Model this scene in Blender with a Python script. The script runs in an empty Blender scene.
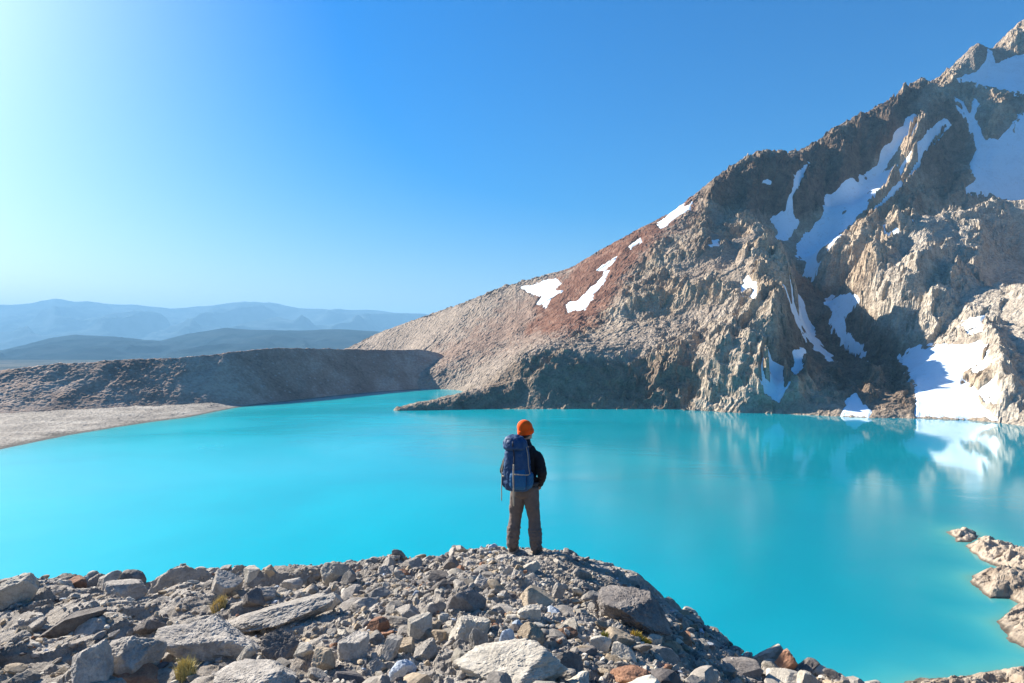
import bpy, bmesh, math, random
import numpy as np
from mathutils import Vector, Matrix, Euler

# ------------------------------------------------------------------ camera, sky, sun, exposure
sc = bpy.context.scene
COL = sc.collection
R = math.radians
F = 683.0            # focal length in pixels of the 1024 wide frame (24 mm on full frame)
CX, CY = 512.0, 341.5
CAMZ = 40.0          # camera height above the lake
cam_d = bpy.data.cameras.new("camera")
cam_d.sensor_width = 36.0
cam_d.lens = 36.0 * F / 1024.0
cam_d.clip_start = 0.1
cam_d.clip_end = 40000
cam = bpy.data.objects.new("camera", cam_d)
cam.location = (0, 0, CAMZ)
cam.rotation_euler = (R(90), 0, 0)
COL.objects.link(cam)
sc.camera = cam

SUN_AZ, SUN_EL = 55.0, 30.0      # degrees left of the view direction, above the horizon
world = bpy.data.worlds.new("World")
sc.world = world
world.use_nodes = True
wn = world.node_tree
bg = wn.nodes["Background"]
sky = wn.nodes.new("ShaderNodeTexSky")
sky.sky_type = 'NISHITA'
sky.sun_disc = False
sky.sun_elevation = R(SUN_EL)
sky.sun_rotation = R(-SUN_AZ)
sky.altitude = 1500
sky.air_density = 1.5
sky.dust_density = 6.0
sky.ozone_density = 9.0
hs = wn.nodes.new("ShaderNodeHueSaturation")
hs.inputs["Saturation"].default_value = 1.5
hs.inputs["Hue"].default_value = 0.503
wn.links.new(sky.outputs[0], hs.inputs["Color"])
wn.links.new(hs.outputs[0], bg.inputs["Color"])
bg.inputs["Strength"].default_value = 0.051

sun_d = bpy.data.lights.new("sun", 'SUN')
sun_d.energy = 5.0
sun_d.angle = R(0.5)
sun_d.color = (1.0, 0.93, 0.82)
sun = bpy.data.objects.new("sun", sun_d)
Ldir = Vector((-math.sin(R(SUN_AZ)) * math.cos(R(SUN_EL)), math.cos(R(SUN_AZ)) * math.cos(R(SUN_EL)), math.sin(R(SUN_EL))))
sun.rotation_euler = (-Ldir).to_track_quat('-Z', 'Y').to_euler()
COL.objects.link(sun)

vs = sc.view_settings
sc.display_settings.display_device = 'sRGB'
vs.view_transform = 'Standard'
vs.look = 'None'
vs.exposure = 1.55
vs.gamma = 1.0
vs.use_curve_mapping = False
sc.cycles.max_bounces = 6
sc.cycles.diffuse_bounces = 3
sc.cycles.glossy_bounces = 3
sc.cycles.volume_bounces = 0
sc.cycles.transparent_max_bounces = 6
sc.cycles.use_denoising = True
sc.cycles.sample_clamp_indirect = 6.0
sc.cycles.use_fast_gi = False

rng = np.random.default_rng(7)
random.seed(7)

# ------------------------------------------------------------------ noise
def _perm(seed):
    r = np.random.default_rng(seed)
    p = r.permutation(256)
    return np.concatenate([p, p]).astype(np.int64)
_PERMS = {}
_g2 = np.stack([np.cos(np.arange(256) * 2.39996), np.sin(np.arange(256) * 2.39996)], 1)
_r3 = np.random.default_rng(5).normal(size=(256, 3))
_g3 = _r3 / np.linalg.norm(_r3, axis=1)[:, None]

def perlin2(x, y, seed=0):
    if seed not in _PERMS: _PERMS[seed] = _perm(seed)
    p = _PERMS[seed]
    xi = np.floor(x).astype(np.int64); yi = np.floor(y).astype(np.int64)
    xf = x - xi; yf = y - yi
    xi &= 255; yi &= 255
    u = xf * xf * xf * (xf * (xf * 6 - 15) + 10); v = yf * yf * yf * (yf * (yf * 6 - 15) + 10)
    a = p[xi]; b = p[(xi + 1) & 255]
    def gd(h, dx, dy):
        g = _g2[h]; return g[..., 0] * dx + g[..., 1] * dy
    n00 = gd(p[(a + yi) & 255], xf, yf); n10 = gd(p[(b + yi) & 255], xf - 1, yf)
    n01 = gd(p[(a + yi + 1) & 255], xf, yf - 1); n11 = gd(p[(b + yi + 1) & 255], xf - 1, yf - 1)
    return ((n00 * (1 - u) + n10 * u) * (1 - v) + (n01 * (1 - u) + n11 * u) * v) * 1.5

def perlin3(P, seed=0):
    if seed not in _PERMS: _PERMS[seed] = _perm(seed)
    p = _PERMS[seed]
    I = np.floor(P).astype(np.int64); f = P - I; I &= 255
    w = f * f * f * (f * (f * 6 - 15) + 10)
    out = np.zeros(P.shape[:-1])
    for dx in (0, 1):
        for dy in (0, 1):
            for dz in (0, 1):
                h = p[(p[(p[(I[..., 0] + dx) & 255] + I[..., 1] + dy) & 255] + I[..., 2] + dz) & 255]
                g = _g3[h]
                d = g[..., 0] * (f[..., 0] - dx) + g[..., 1] * (f[..., 1] - dy) + g[..., 2] * (f[..., 2] - dz)
                out += d * (w[..., 0] if dx else 1 - w[..., 0]) * (w[..., 1] if dy else 1 - w[..., 1]) * (w[..., 2] if dz else 1 - w[..., 2])
    return out * 1.5

def fbm(x, y, octv=5, seed=0, gain=0.5, lac=2.03):
    s = np.zeros_like(x); a = 1.0; t = 0
    for i in range(octv):
        s += a * perlin2(x, y, seed + i); t += a; a *= gain; x = x * lac + 17.3; y = y * lac - 9.1
    return s / t

def ridged(x, y, octv=5, seed=0, gain=0.5, lac=2.07):
    s = np.zeros_like(x); a = 1.0; t = 0; w = 1.0
    for i in range(octv):
        n = 1 - np.abs(perlin2(x, y, seed + i)) * 1.6
        n = np.clip(n, 0, 1) ** 2
        s += a * n * w; w = np.clip(n * 1.6, 0.25, 1); t += a; a *= gain; x = x * lac + 7.7; y = y * lac + 3.1
    return s / t

def fbm3(P, octv=4, seed=0):
    s = np.zeros(P.shape[:-1]); a = 1.0; t = 0
    for i in range(octv):
        s += a * perlin3(P, seed + i); t += a; a *= 0.5; P = P * 2.03 + 5.1
    return s / t

def sstep(a, b, x):
    t = np.clip((x - a) / (b - a), 0, 1); return t * t * (3 - 2 * t)

def facets(x, y, size, seed, tilt=0.5, ang=0.0, asp=1.0, crack=0.0, soft=0.14):
    """broken rock: irregular cells, each a plane of its own height and tilt (about -1..1)."""
    c, s_ = math.cos(ang), math.sin(ang)
    px = (x * c + y * s_) / (size * asp); py = (-x * s_ + y * c) / size
    p = _PERMS.setdefault(seed, _perm(seed))
    rr = np.random.default_rng(seed + 5000).random((256, 5))
    ix = np.floor(px).astype(np.int64); iy = np.floor(py).astype(np.int64)
    b1 = np.full(px.shape, 9.0); b2 = np.full(px.shape, 9.0); val = np.zeros(px.shape); v2 = np.zeros(px.shape)
    for dx in (-1, 0, 1):
        for dy in (-1, 0, 1):
            h = p[(p[(ix + dx) & 255] + iy + dy) & 255]; q = rr[h]
            ex = px - (ix + dx + 0.1 + 0.8 * q[..., 0]); ey = py - (iy + dy + 0.1 + 0.8 * q[..., 1])
            d = np.sqrt(ex * ex + ey * ey)
            v = (q[..., 2] * 2 - 1) + tilt * 2.2 * ((q[..., 3] * 2 - 1) * ex + (q[..., 4] * 2 - 1) * ey)
            near = d < b1
            sec = ~near & (d < b2)
            v2 = np.where(near, val, np.where(sec, v, v2)); b2 = np.where(near, b1, np.minimum(b2, d))
            val = np.where(near, v, val); b1 = np.where(near, d, b1)
    w = 0.5 + 0.5 * sstep(0.0, soft, b2 - b1); val = val * w + v2 * (1 - w)
    if crack: val = val - crack * np.exp(-((b2 - b1) / 0.10) ** 2)
    return val

# ------------------------------------------------------------------ mesh helpers
def mesh_np(name, V, Fc, smooth=True, attrs=None):
    """V (n,3), Fc (m,k) one face size."""
    me = bpy.data.meshes.new(name)
    V = np.ascontiguousarray(V, dtype=np.float32); Fc = np.ascontiguousarray(Fc, dtype=np.int32)
    n, (m, k) = len(V), Fc.shape
    me.vertices.add(n); me.vertices.foreach_set("co", V.ravel())
    me.loops.add(m * k); me.loops.foreach_set("vertex_index", Fc.ravel())
    me.polygons.add(m)
    me.polygons.foreach_set("loop_start", np.arange(0, m * k, k, dtype=np.int32))
    me.polygons.foreach_set("use_smooth", np.full(m, smooth, dtype=bool))
    for an, a in (attrs or {}).items():
        a = np.asarray(a, dtype=np.float32)
        if a.ndim == 1:
            at = me.attributes.new(an, 'FLOAT', 'POINT'); at.data.foreach_set("value", a)
        else:
            at = me.attributes.new(an, 'FLOAT_VECTOR', 'POINT'); at.data.foreach_set("vector", np.ascontiguousarray(a).ravel())
    me.update(calc_edges=True)
    return me

def grid_faces(nr, nc):
    i = np.arange(nr * nc).reshape(nr, nc)
    return np.stack([i[:-1, :-1].ravel(), i[:-1, 1:].ravel(), i[1:, 1:].ravel(), i[1:, :-1].ravel()], 1)

def add(name, me, mat=None, parent=None, **props):
    o = bpy.data.objects.new(name, me); COL.objects.link(o)
    if mat is not None:
        me.materials.append(mat)
    if parent is not None: o.parent = parent
    for k, v in props.items():
        if v is not None: o[k] = v
    return o

def empty(name, loc, rz=0, **props):
    o = bpy.data.objects.new(name, None); COL.objects.link(o)
    o.location = loc; o.rotation_euler = (0, 0, rz); o.empty_display_size = 0.2
    for k, v in props.items():
        if v is not None: o[k] = v
    return o

def spx(u): return (u - CX) / F           # x / depth
def svz(v): return (CY - v) / F           # (z - CAMZ) / depth

def poly_sd(px, py, poly):
    """signed distance (positive inside) of points to a polygon."""
    poly = np.asarray(poly, float); n = len(poly)
    best = np.full(px.shape, 1e18); ins = np.zeros(px.shape, bool)
    for i in range(n):
        x0, y0 = poly[i]; x1, y1 = poly[(i + 1) % n]
        dx, dy = x1 - x0, y1 - y0; l2 = dx * dx + dy * dy + 1e-12
        t = np.clip(((px - x0) * dx + (py - y0) * dy) / l2, 0, 1)
        best = np.minimum(best, (px - x0 - t * dx) ** 2 + (py - y0 - t * dy) ** 2)
        if y0 != y1:
            c = ((y0 > py) != (y1 > py)) & (px < (x1 - x0) * (py - y0) / (y1 - y0) + x0)
            ins ^= c
    d = np.sqrt(best)
    return np.where(ins, d, -d)

# ------------------------------------------------------------------ material helpers
class NT:
    def __init__(s, name):
        s.m = bpy.data.materials.new(name); s.m.use_nodes = True
        s.t = s.m.node_tree; s.n = s.t.nodes; s.b = s.n["Principled BSDF"]
    def node(s, t, **kw):
        q = s.n.new(t)
        for k, v in kw.items(): setattr(q, k, v)
        return q
    def link(s, a, b): s.t.links.new(a, b)
    def coords(s, kind="Object", scale=(1, 1, 1)):
        tc = s.node("ShaderNodeTexCoord"); mp = s.node("ShaderNodeMapping")
        mp.inputs["Scale"].default_value = scale
        s.link(tc.outputs[kind], mp.inputs[0]); return mp.outputs[0]
    def noise(s, co, scale, detail=6, rough=0.6, dist=0.0):
        q = s.node("ShaderNodeTexNoise"); q.inputs["Scale"].default_value = scale
        q.inputs["Detail"].default_value = detail; q.inputs["Roughness"].default_value = rough
        q.inputs["Distortion"].default_value = dist
        s.link(co, q.inputs["Vector"]); return q.outputs["Fac"]
    def voro(s, co, scale, feature='F1', out="Distance"):
        q = s.node("ShaderNodeTexVoronoi", feature=feature); q.inputs["Scale"].default_value = scale
        s.link(co, q.inputs["Vector"]); return q.outputs[out]
    def ramp(s, fac, stops):
        q = s.node("ShaderNodeValToRGB"); e = q.color_ramp.elements
        while len(e) < len(stops): e.new(0.5)
        for el, (p, c) in zip(e, stops):
            el.position = p; el.color = (*c, 1) if len(c) == 3 else c
        s.link(fac, q.inputs[0]); return q.outputs[0]
    def mix(s, fac, a, b, mode='MIX'):
        q = s.node("ShaderNodeMix", data_type='RGBA', blend_type=mode)
        for val, i in ((fac, 0), (a, 6), (b, 7)):
            if hasattr(val, "is_output"): s.link(val, q.inputs[i])
            elif i == 0: q.inputs[0].default_value = val
            else: q.inputs[i].default_value = (*val, 1)
        return q.outputs[2]
    def math(s, op, a, b=0.0, c=None, clamp=False):
        q = s.node("ShaderNodeMath", operation=op, use_clamp=clamp)
        for i, val in enumerate((a, b, c)):
            if val is None: continue
            if hasattr(val, "is_output"): s.link(val, q.inputs[i])
            else: q.inputs[i].default_value = val
        return q.outputs[0]
    def attr(s, name, out="Fac"):
        q = s.node("ShaderNodeAttribute"); q.attribute_name = name; return q.outputs[out]
    def bump(s, h, dist, strength=1.0, prev=None):
        q = s.node("ShaderNodeBump"); q.inputs["Distance"].default_value = dist; q.inputs["Strength"].default_value = strength
        s.link(h, q.inputs["Height"])
        if prev is not None: s.link(prev, q.inputs["Normal"])
        return q.outputs[0]
    def out(s, color=None, rough=0.9, spec=0.2, normal=None):
        b = s.b
        if color is not None:
            if hasattr(color, "is_output"): s.link(color, b.inputs["Base Color"])
            else: b.inputs["Base Color"].default_value = (*color, 1)
        if hasattr(rough, "is_output"): s.link(rough, b.inputs["Roughness"])
        else: b.inputs["Roughness"].default_value = rough
        b.inputs["Specular IOR Level"].default_value = spec
        if normal is not None: s.link(normal, b.inputs["Normal"])
        return s.m

def mat_mountain():
    s = NT("mountain_rock"); co = s.coords()
    big = s.noise(co, 0.02, 5, 0.6, 0.4); mid = s.noise(co, 0.11, 7, 0.65, 0.6); fine = s.noise(co, 0.7, 6, 0.7)
    v = s.math('ADD', s.math('MULTIPLY', big, 0.36), s.math('ADD', s.math('MULTIPLY', mid, 0.36), s.math('MULTIPLY', fine, 0.32)))
    rock = s.ramp(v, [(0.36, (0.10, 0.072, 0.052)), (0.45, (0.26, 0.19, 0.135)), (0.54, (0.40, 0.31, 0.215)), (0.64, (0.58, 0.48, 0.36))])
    scree = s.ramp(s.math('ADD', s.math('MULTIPLY', fine, 0.5), s.math('MULTIPLY', mid, 0.5)), [(0.35, (0.20, 0.16, 0.125)), (0.65, (0.43, 0.35, 0.28))])
    red = s.ramp(s.math('ADD', s.math('MULTIPLY', fine, 0.3), s.math('MULTIPLY', mid, 0.7)), [(0.35, (0.12, 0.052, 0.034)), (0.5, (0.20, 0.095, 0.06)), (0.66, (0.33, 0.20, 0.14))])
    pale = s.ramp(s.math('ADD', s.math('MULTIPLY', fine, 0.5), s.math('MULTIPLY', mid, 0.5)), [(0.35, (0.22, 0.175, 0.13)), (0.60, (0.60, 0.53, 0.43))])
    c = s.mix(s.attr("scree"), rock, scree)
    c = s.mix(s.attr("pale"), c, pale)
    c = s.mix(s.attr("red"), c, red)
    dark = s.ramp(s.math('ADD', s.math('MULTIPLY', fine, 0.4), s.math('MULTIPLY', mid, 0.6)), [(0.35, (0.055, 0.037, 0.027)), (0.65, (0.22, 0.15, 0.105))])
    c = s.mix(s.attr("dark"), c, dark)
    h = s.math('ADD', s.math('MULTIPLY', fine, 1.0), s.math('MULTIPLY', s.voro(co, 0.45), 0.8))
    n = s.bump(h, 1.3, 0.9)
    return s.out(c, 0.95, 0.1, n)

def mat_moraine():
    s = NT("moraine_gravel"); co = s.coords()
    a = s.noise(co, 0.03, 4, 0.6, 0.5); b = s.noise(co, 0.5, 8, 0.7)
    v = s.math('ADD', s.math('MULTIPLY', a, 0.55), s.math('MULTIPLY', b, 0.45))
    c = s.ramp(v, [(0.36, (0.18, 0.115, 0.085)), (0.5, (0.33, 0.235, 0.18)), (0.62, (0.48, 0.38, 0.30))])
    spots = s.ramp(s.voro(co, 0.16), [(0.0, (1, 1, 1)), (0.13, (1, 1, 1)), (0.17, (0, 0, 0))])
    c = s.mix(s.math('MULTIPLY', spots, 0.6), c, (0.42, 0.37, 0.33))
    n = s.bump(s.math('ADD', b, s.math('MULTIPLY', s.voro(co, 0.7), -0.5)), 0.6, 0.8)
    return s.out(c, 0.95, 0.1, n)

def mat_beach():
    s = NT("beach_gravel"); co = s.coords()
    a = s.noise(co, 0.06, 5, 0.6, 0.3); b = s.noise(co, 0.8, 8, 0.75)
    v = s.math('ADD', s.math('MULTIPLY', a, 0.5), s.math('MULTIPLY', b, 0.5))
    c = s.ramp(v, [(0.36, (0.13, 0.115, 0.10)), (0.5, (0.28, 0.25, 0.215)), (0.62, (0.42, 0.385, 0.335))])
    n = s.bump(s.math('ADD', b, s.math('MULTIPLY', s.voro(co, 0.9), -0.5)), 0.5, 0.8)
    return s.out(c, 0.95, 0.1, n)

def mat_snow():
    s = NT("snow"); co = s.coords()
    b = s.noise(co, 0.35, 6, 0.6); d = s.noise(co, 0.06, 5, 0.6)
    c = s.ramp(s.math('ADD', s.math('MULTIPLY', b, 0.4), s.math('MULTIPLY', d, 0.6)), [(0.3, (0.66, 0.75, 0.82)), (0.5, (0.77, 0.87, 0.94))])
    dirt = s.ramp(s.noise(s.coords("Object", (0.25, 0.25, 0.12)), 1.0, 7, 0.7, 1.2), [(0.56, (0, 0, 0)), (0.74, (1, 1, 1))])
    c = s.mix(s.math('MULTIPLY', dirt, 0.45), c, (0.42, 0.36, 0.30))
    n = s.bump(s.math('ADD', b, s.noise(co, 1.2, 4, 0.6)), 0.4, 0.7)
    return s.out(c, 0.6, 0.3, n)

def mat_hills(name, c0, c1):
    s = NT(name); co = s.coords()
    a = s.noise(co, 0.0035, 8, 0.65, 0.5)
    c = s.ramp(a, [(0.38, c0), (0.62, c1)])
    return s.out(c, 1.0, 0.0)

def mat_water():
    s = NT("glacial_water"); co = s.coords()
    big = s.noise(co, 0.012, 4, 0.55, 0.6)
    deep = s.ramp(s.math('ADD', s.math('MULTIPLY', big, 0.5), s.math('MULTIPLY', s.attr('left_glow'), 0.5)), [(0.25, (0.0, 0.205, 0.27)), (0.72, (0.0, 0.385, 0.44))])  # water colour brightened toward the left, standing in for the sun glow
    c = s.mix(s.attr("shallow"), deep, (0.07, 0.36, 0.33))
    c = s.mix(s.attr("edge"), c, (0.10, 0.25, 0.21))
    w1 = s.noise(s.coords("Object", (1.0, 1.0, 1.0)), 1.1, 4, 0.6, 0.3)
    w2 = s.noise(s.coords("Object", (0.10, 0.16, 1.0)), 1.0, 3, 0.5, 0.5)
    amp = s.math('MULTIPLY_ADD', s.attr('calm'), -0.8, 1.0)
    n = s.bump(s.math('MULTIPLY', w1, amp), 0.035, 0.6)
    n = s.bump(s.math('MULTIPLY', w2, amp), 0.10, 0.5, n)
    patch = s.noise(s.coords("Object", (0.006, 0.012, 1)), 1.0, 4, 0.6, 1.0)
    calm = s.attr('calm'); r = s.math('MULTIPLY', s.math('MULTIPLY_ADD', patch, 0.36, 0.0, clamp=True), s.math('MULTIPLY_ADD', calm, -0.75, 1.0))
    m = s.out(c, r, 0.5, n)
    s.b.inputs["IOR"].default_value = 1.33
    return m

def mat_rock(name, lo, mid, hi, warm=(0.30, 0.19, 0.10), wamt=0.25, scale=1.0):
    s = NT(name); co = s.coords()
    a = s.noise(co, 3.0 * scale, 6, 0.65, 0.4); b = s.noise(co, 16 * scale, 8, 0.75); d = s.noise(co, 70 * scale, 3, 0.6)
    v = s.math('ADD', s.math('MULTIPLY', a, 0.45), s.math('ADD', s.math('MULTIPLY', b, 0.4), s.math('MULTIPLY', d, 0.15)))
    c = s.ramp(v, [(0.36, lo), (0.5, mid), (0.64, hi)])
    st = s.ramp(s.noise(co, 2.2 * scale, 5, 0.7, 0.8), [(0.55, (0, 0, 0)), (0.75, (1, 1, 1))])
    c = s.mix(s.math('MULTIPLY', st, wamt), c, warm)
    lich = s.ramp(s.voro(co, 9 * scale), [(0.0, (1, 1, 1)), (0.10, (1, 1, 1)), (0.16, (0, 0, 0))])
    c = s.mix(s.math('MULTIPLY', lich, 0.22), c, tuple(min(1, x * 1.25) for x in hi))
    oi = s.node("ShaderNodeObjectInfo")
    k = s.math('MULTIPLY_ADD', oi.outputs["Random"], 0.5, 0.85)
    kc = s.node("ShaderNodeCombineColor")
    for i in range(3): s.link(k, kc.inputs[i])
    c = s.mix(1.0, c, kc.outputs[0], 'MULTIPLY')
    n = s.bump(s.math('ADD', b, s.math('MULTIPLY', d, 0.4)), 0.02 / scale, 0.9)
    return s.out(c, 0.9, 0.2, n)

def mat_ground():
    s = NT("bedrock_ground"); co = s.coords()
    a = s.noise(co, 0.9, 6, 0.6, 0.5); b = s.noise(co, 6, 8, 0.7, 0.3); d = s.noise(co, 45, 5, 0.7)
    v = s.math('ADD', s.math('MULTIPLY', a, 0.4), s.math('ADD', s.math('MULTIPLY', b, 0.35), s.math('MULTIPLY', d, 0.25)))
    c = s.ramp(v, [(0.36, (0.15, 0.13, 0.108)), (0.48, (0.38, 0.335, 0.285)), (0.60, (0.60, 0.545, 0.475))])
    st = s.ramp(s.noise(co, 1.6, 6, 0.75, 0.6), [(0.56, (0, 0, 0)), (0.72, (1, 1, 1))])
    c = s.mix(s.math('MULTIPLY', st, 0.4), c, (0.25, 0.17, 0.11))
    n = s.bump(s.math('ADD', b, s.math('MULTIPLY', d, 0.5)), 0.09, 1.0)
    return s.out(c, 0.92, 0.15, n)

def mat_rubble():
    s = NT("rubble_stone"); co = s.coords()
    b = s.noise(co, 14, 8, 0.75); d = s.noise(co, 70, 3, 0.6)
    v = s.math('ADD', s.math('MULTIPLY', b, 0.7), s.math('MULTIPLY', d, 0.3))
    g = s.ramp(v, [(0.35, (0.6, 0.6, 0.6)), (0.65, (1.25, 1.25, 1.25))])
    c = s.mix(1.0, s.attr("tone", "Vector"), g, 'MULTIPLY')
    n = s.bump(v, 0.015, 0.8)
    return s.out(c, 0.92, 0.15, n)

def mat_cloth(name, col, col2=None, scale=60, rough=0.85, bump=0.004):
    s = NT(name); co = s.coords()
    a = s.noise(co, 7, 4, 0.6); w = s.noise(co, scale, 3, 0.6)
    c2 = col2 or tuple(min(1, x * 1.4) for x in col)
    c = s.ramp(s.math('ADD', s.math('MULTIPLY', a, 0.6), s.math('MULTIPLY', w, 0.4)), [(0.35, col), (0.65, c2)])
    n = s.bump(w, bump, 0.6)
    return s.out(c, rough, 0.25, n)

def wet_band(m):
    """the lowest decimetres of the rock are wet and dark."""
    t = m.node_tree; b = t.nodes["Principled BSDF"]; src = b.inputs["Base Color"].links[0].from_socket
    tc = t.nodes.new("ShaderNodeTexCoord"); sp = t.nodes.new("ShaderNodeSeparateXYZ"); mr = t.nodes.new("ShaderNodeMapRange"); nz = t.nodes.new("ShaderNodeTexNoise")
    ad = t.nodes.new("ShaderNodeMath"); ad.operation = 'MULTIPLY_ADD'; nz.inputs["Scale"].default_value = 0.6; nz.inputs["Detail"].default_value = 5
    t.links.new(tc.outputs["Object"], sp.inputs[0]); t.links.new(tc.outputs["Object"], nz.inputs["Vector"])
    t.links.new(nz.outputs["Fac"], ad.inputs[0]); ad.inputs[1].default_value = -0.5; t.links.new(sp.outputs["Z"], ad.inputs[2])
    mr.inputs[1].default_value = -0.12; mr.inputs[2].default_value = 0.16; mr.inputs[3].default_value = 0.32; mr.inputs[4].default_value = 1.0
    t.links.new(ad.outputs[0], mr.inputs[0])
    mx = t.nodes.new("ShaderNodeVectorMath"); mx.operation = 'SCALE'; t.links.new(src, mx.inputs[0]); t.links.new(mr.outputs[0], mx.inputs["Scale"])
    t.links.new(mx.outputs[0], b.inputs["Base Color"])

# ------------------------------------------------------------------ the mountain
def tps_fit(P, z, lam=0.0):
    n = len(P); d2 = ((P[:, None] - P[None]) ** 2).sum(-1)
    K = 0.5 * d2 * np.log(d2 + 1e-9); K[np.arange(n), np.arange(n)] = lam
    A = np.zeros((n + 3, n + 3)); A[:n, :n] = K; A[:n, n] = 1; A[:n, n + 1:] = P; A[n, :n] = 1; A[n + 1:, :n] = P.T
    return np.linalg.solve(A, np.concatenate([z, np.zeros(3)]))
def tps_eval(P, w, Q):
    out = np.empty(len(Q))
    for i in range(0, len(Q), 20000):
        q = Q[i:i + 20000]; d2 = ((q[:, None] - P[None]) ** 2).sum(-1)
        out[i:i + 20000] = (0.5 * d2 * np.log(d2 + 1e-9)) @ w[:len(P)] + w[len(P)] + q @ w[len(P) + 1:]
    return out

def wat(v): return CAMZ * F / (v - CY)      # depth of the water at row v
SHORE = [(330, 640), (380, 606), (396, 576), (430, 574), (446, 570), (462, 535), (472, 470), (482, 405), (520, 405), (580, 404), (640, 404), (700, 394), (760, 383), (815, 370),
         (870, 357), (915, 355), (960, 346), (990, 340), (1024, 322), (1080, 290), (1150, 255), (1250, 215), (1400, 172)]
CREST = [(330, 353, 880), (345, 349, 880), (380, 332, 850), (430, 314, 800), (470, 300, 770), (500, 287, 750), (540, 276, 720), (570, 268, 700), (600, 250, 690),
         (640, 228, 670), (670, 213, 660), (700, 190, 650), (716, 176, 648), (740, 160, 645), (757, 150, 640), (800, 150, 650), (818, 140, 650), (835, 126, 650),
         (860, 114, 652), (890, 99, 656), (907, 84, 660), (922, 77, 660), (934, 81, 668), (944, 72, 676), (960, 58, 684), (978, 41, 690), (988, 50, 700), (1003, 38, 702), (1016, 24, 705),
         (1040, 10, 710), (1080, -10, 715), (1150, -40, 720), (1250, -60, 720), (1400, -60, 720)]
MIDS = [  # u, v, depth
    (400, 350, 740), (450, 340, 670), (450, 368, 592), (470, 350, 610), (500, 330, 630), (540, 338, 545), (560, 310, 605), (600, 290, 600), (600, 320, 525),
    (420, 379.5, 583), (438, 372, 590), (430, 385, 578), (405, 386, 580), (480, 392, 440), (500, 373, 436), (520, 361, 440), (560, 352, 440), (600, 356, 436), (650, 362, 432), (690, 352, 432), (560, 380, 421), (620, 384, 419), (510, 390, 420),
    (650, 255, 600), (650, 292, 540), (640, 335, 470), (700, 235, 570), (720, 262, 525), (690, 300, 490), (700, 330, 455), (560, 338, 500), (600, 340, 475),
    # spur left of the snow gully
    (745, 300, 455), (765, 275, 470), (775, 258, 490), (720, 340, 425), (750, 345, 412), (775, 335, 420), (740, 385, 393), (780, 390, 388),
    # gully to its right
    (800, 290, 545), (812, 325, 500), (830, 355, 455), (850, 385, 405), (795, 355, 462), (770, 378, 412), (865, 350, 462), (840, 310, 515), (885, 385, 402),
    # snow chute
    (905, 150, 615), (885, 178, 590), (860, 202, 565), (825, 235, 535), (805, 266, 528), (850, 167, 628), (800, 222, 598), (832, 198, 618), (872, 165, 632),
    # upper left buttress
    (740, 200, 613), (770, 213, 610), (796, 185, 602), (782, 236, 556), (720, 215, 612), (803, 165, 630), (760, 240, 540),
    # rib right of the chute
    (945, 95, 650), (925, 140, 612), (905, 185, 575), (870, 240, 520), (850, 275, 495), (890, 225, 535),
    (948, 150, 630), (940, 190, 600), (915, 215, 572), (895, 250, 545),
    # bowl with the high snow field
    (972, 125, 636), (990, 155, 612), (975, 190, 596), (1008, 200, 590), (1020, 232, 576), (1000, 90, 648), (1024, 62, 672), (1024, 92, 640), (990, 74, 668), (960, 90, 660), (985, 112, 634), (1000, 105, 634),
    # big pale outcrop
    (905, 232, 508), (930, 212, 515), (960, 200, 522), (1000, 196, 530), (1010, 215, 540), (870, 295, 462), (905, 300, 440), (940, 290, 442), (975, 280, 448), (1010, 300, 452), (1024, 260, 500),
    (925, 330, 425), (960, 325, 405), (990, 325, 398), (900, 345, 432),
    # lower right shore
    (905, 372, 400), (940, 352, 398), (980, 348, 385), (935, 390, 370), (970, 392, 362), (1005, 355, 372), (1005, 400, 345), (1024, 340, 372), (1024, 400, 338), (860, 402, 372),
]
_su = [s_[0] for s_ in SHORE]; _sd = [s_[1] for s_ in SHORE]
def deepen(u, D):
    """the right half of the mountain leans back further from the shore."""
    d0 = np.interp(u, _su, _sd); k = 1 + 0.55 * float(sstep(600, 880, u))
    return float(d0 + max(D - d0, 0) * k + min(D - d0, 0))
CREST = [(u, v, deepen(u, D)) for u, v, D in CREST]
MIDS = [(u, v, deepen(u, D)) for u, v, D in MIDS]
pts = []
for u, D in SHORE: pts += [(u, D, 0.0), (u, D - 25, -12.0)]
pts += [(420, 545, -10), (455, 500, -12), (350, 670, 2), (440, 640, 24)]
for u, v, D in CREST: pts.append((u, D, CAMZ + svz(v) * D))
for u, v, D in CREST[::3]: pts.append((u, D + 130, CAMZ + svz(v) * D - 100))
for u, v, D in MIDS: pts.append((u, D, CAMZ + svz(v) * D))
pts += [(1150, 500, 120), (1150, 720, 270), (1300, 480, 150), (1300, 720, 290), (1080, 430, 90), (1080, 600, 190), (1080, 780, 305)]
pts = np.array(pts, float)
MP = np.stack([spx(pts[:, 0]) * pts[:, 1], pts[:, 1]], 1) / 100.0
MW = tps_fit(MP, pts[:, 2], 0.004)

mu = np.concatenate([np.arange(322, 1120, 1.0), np.arange(1120, 1400, 6.0)])
md = np.concatenate([np.arange(300, 345, 1.5), np.arange(345, 640, 0.85), np.arange(640, 960, 1.15), np.arange(960, 1160, 5.0)])
MU, MD = np.meshgrid(mu, md)
MX = spx(MU) * MD; MY = MD
base = tps_eval(MP, MW, np.stack([MX.ravel(), MY.ravel()], 1) / 100.0).reshape(MX.shape)
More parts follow.
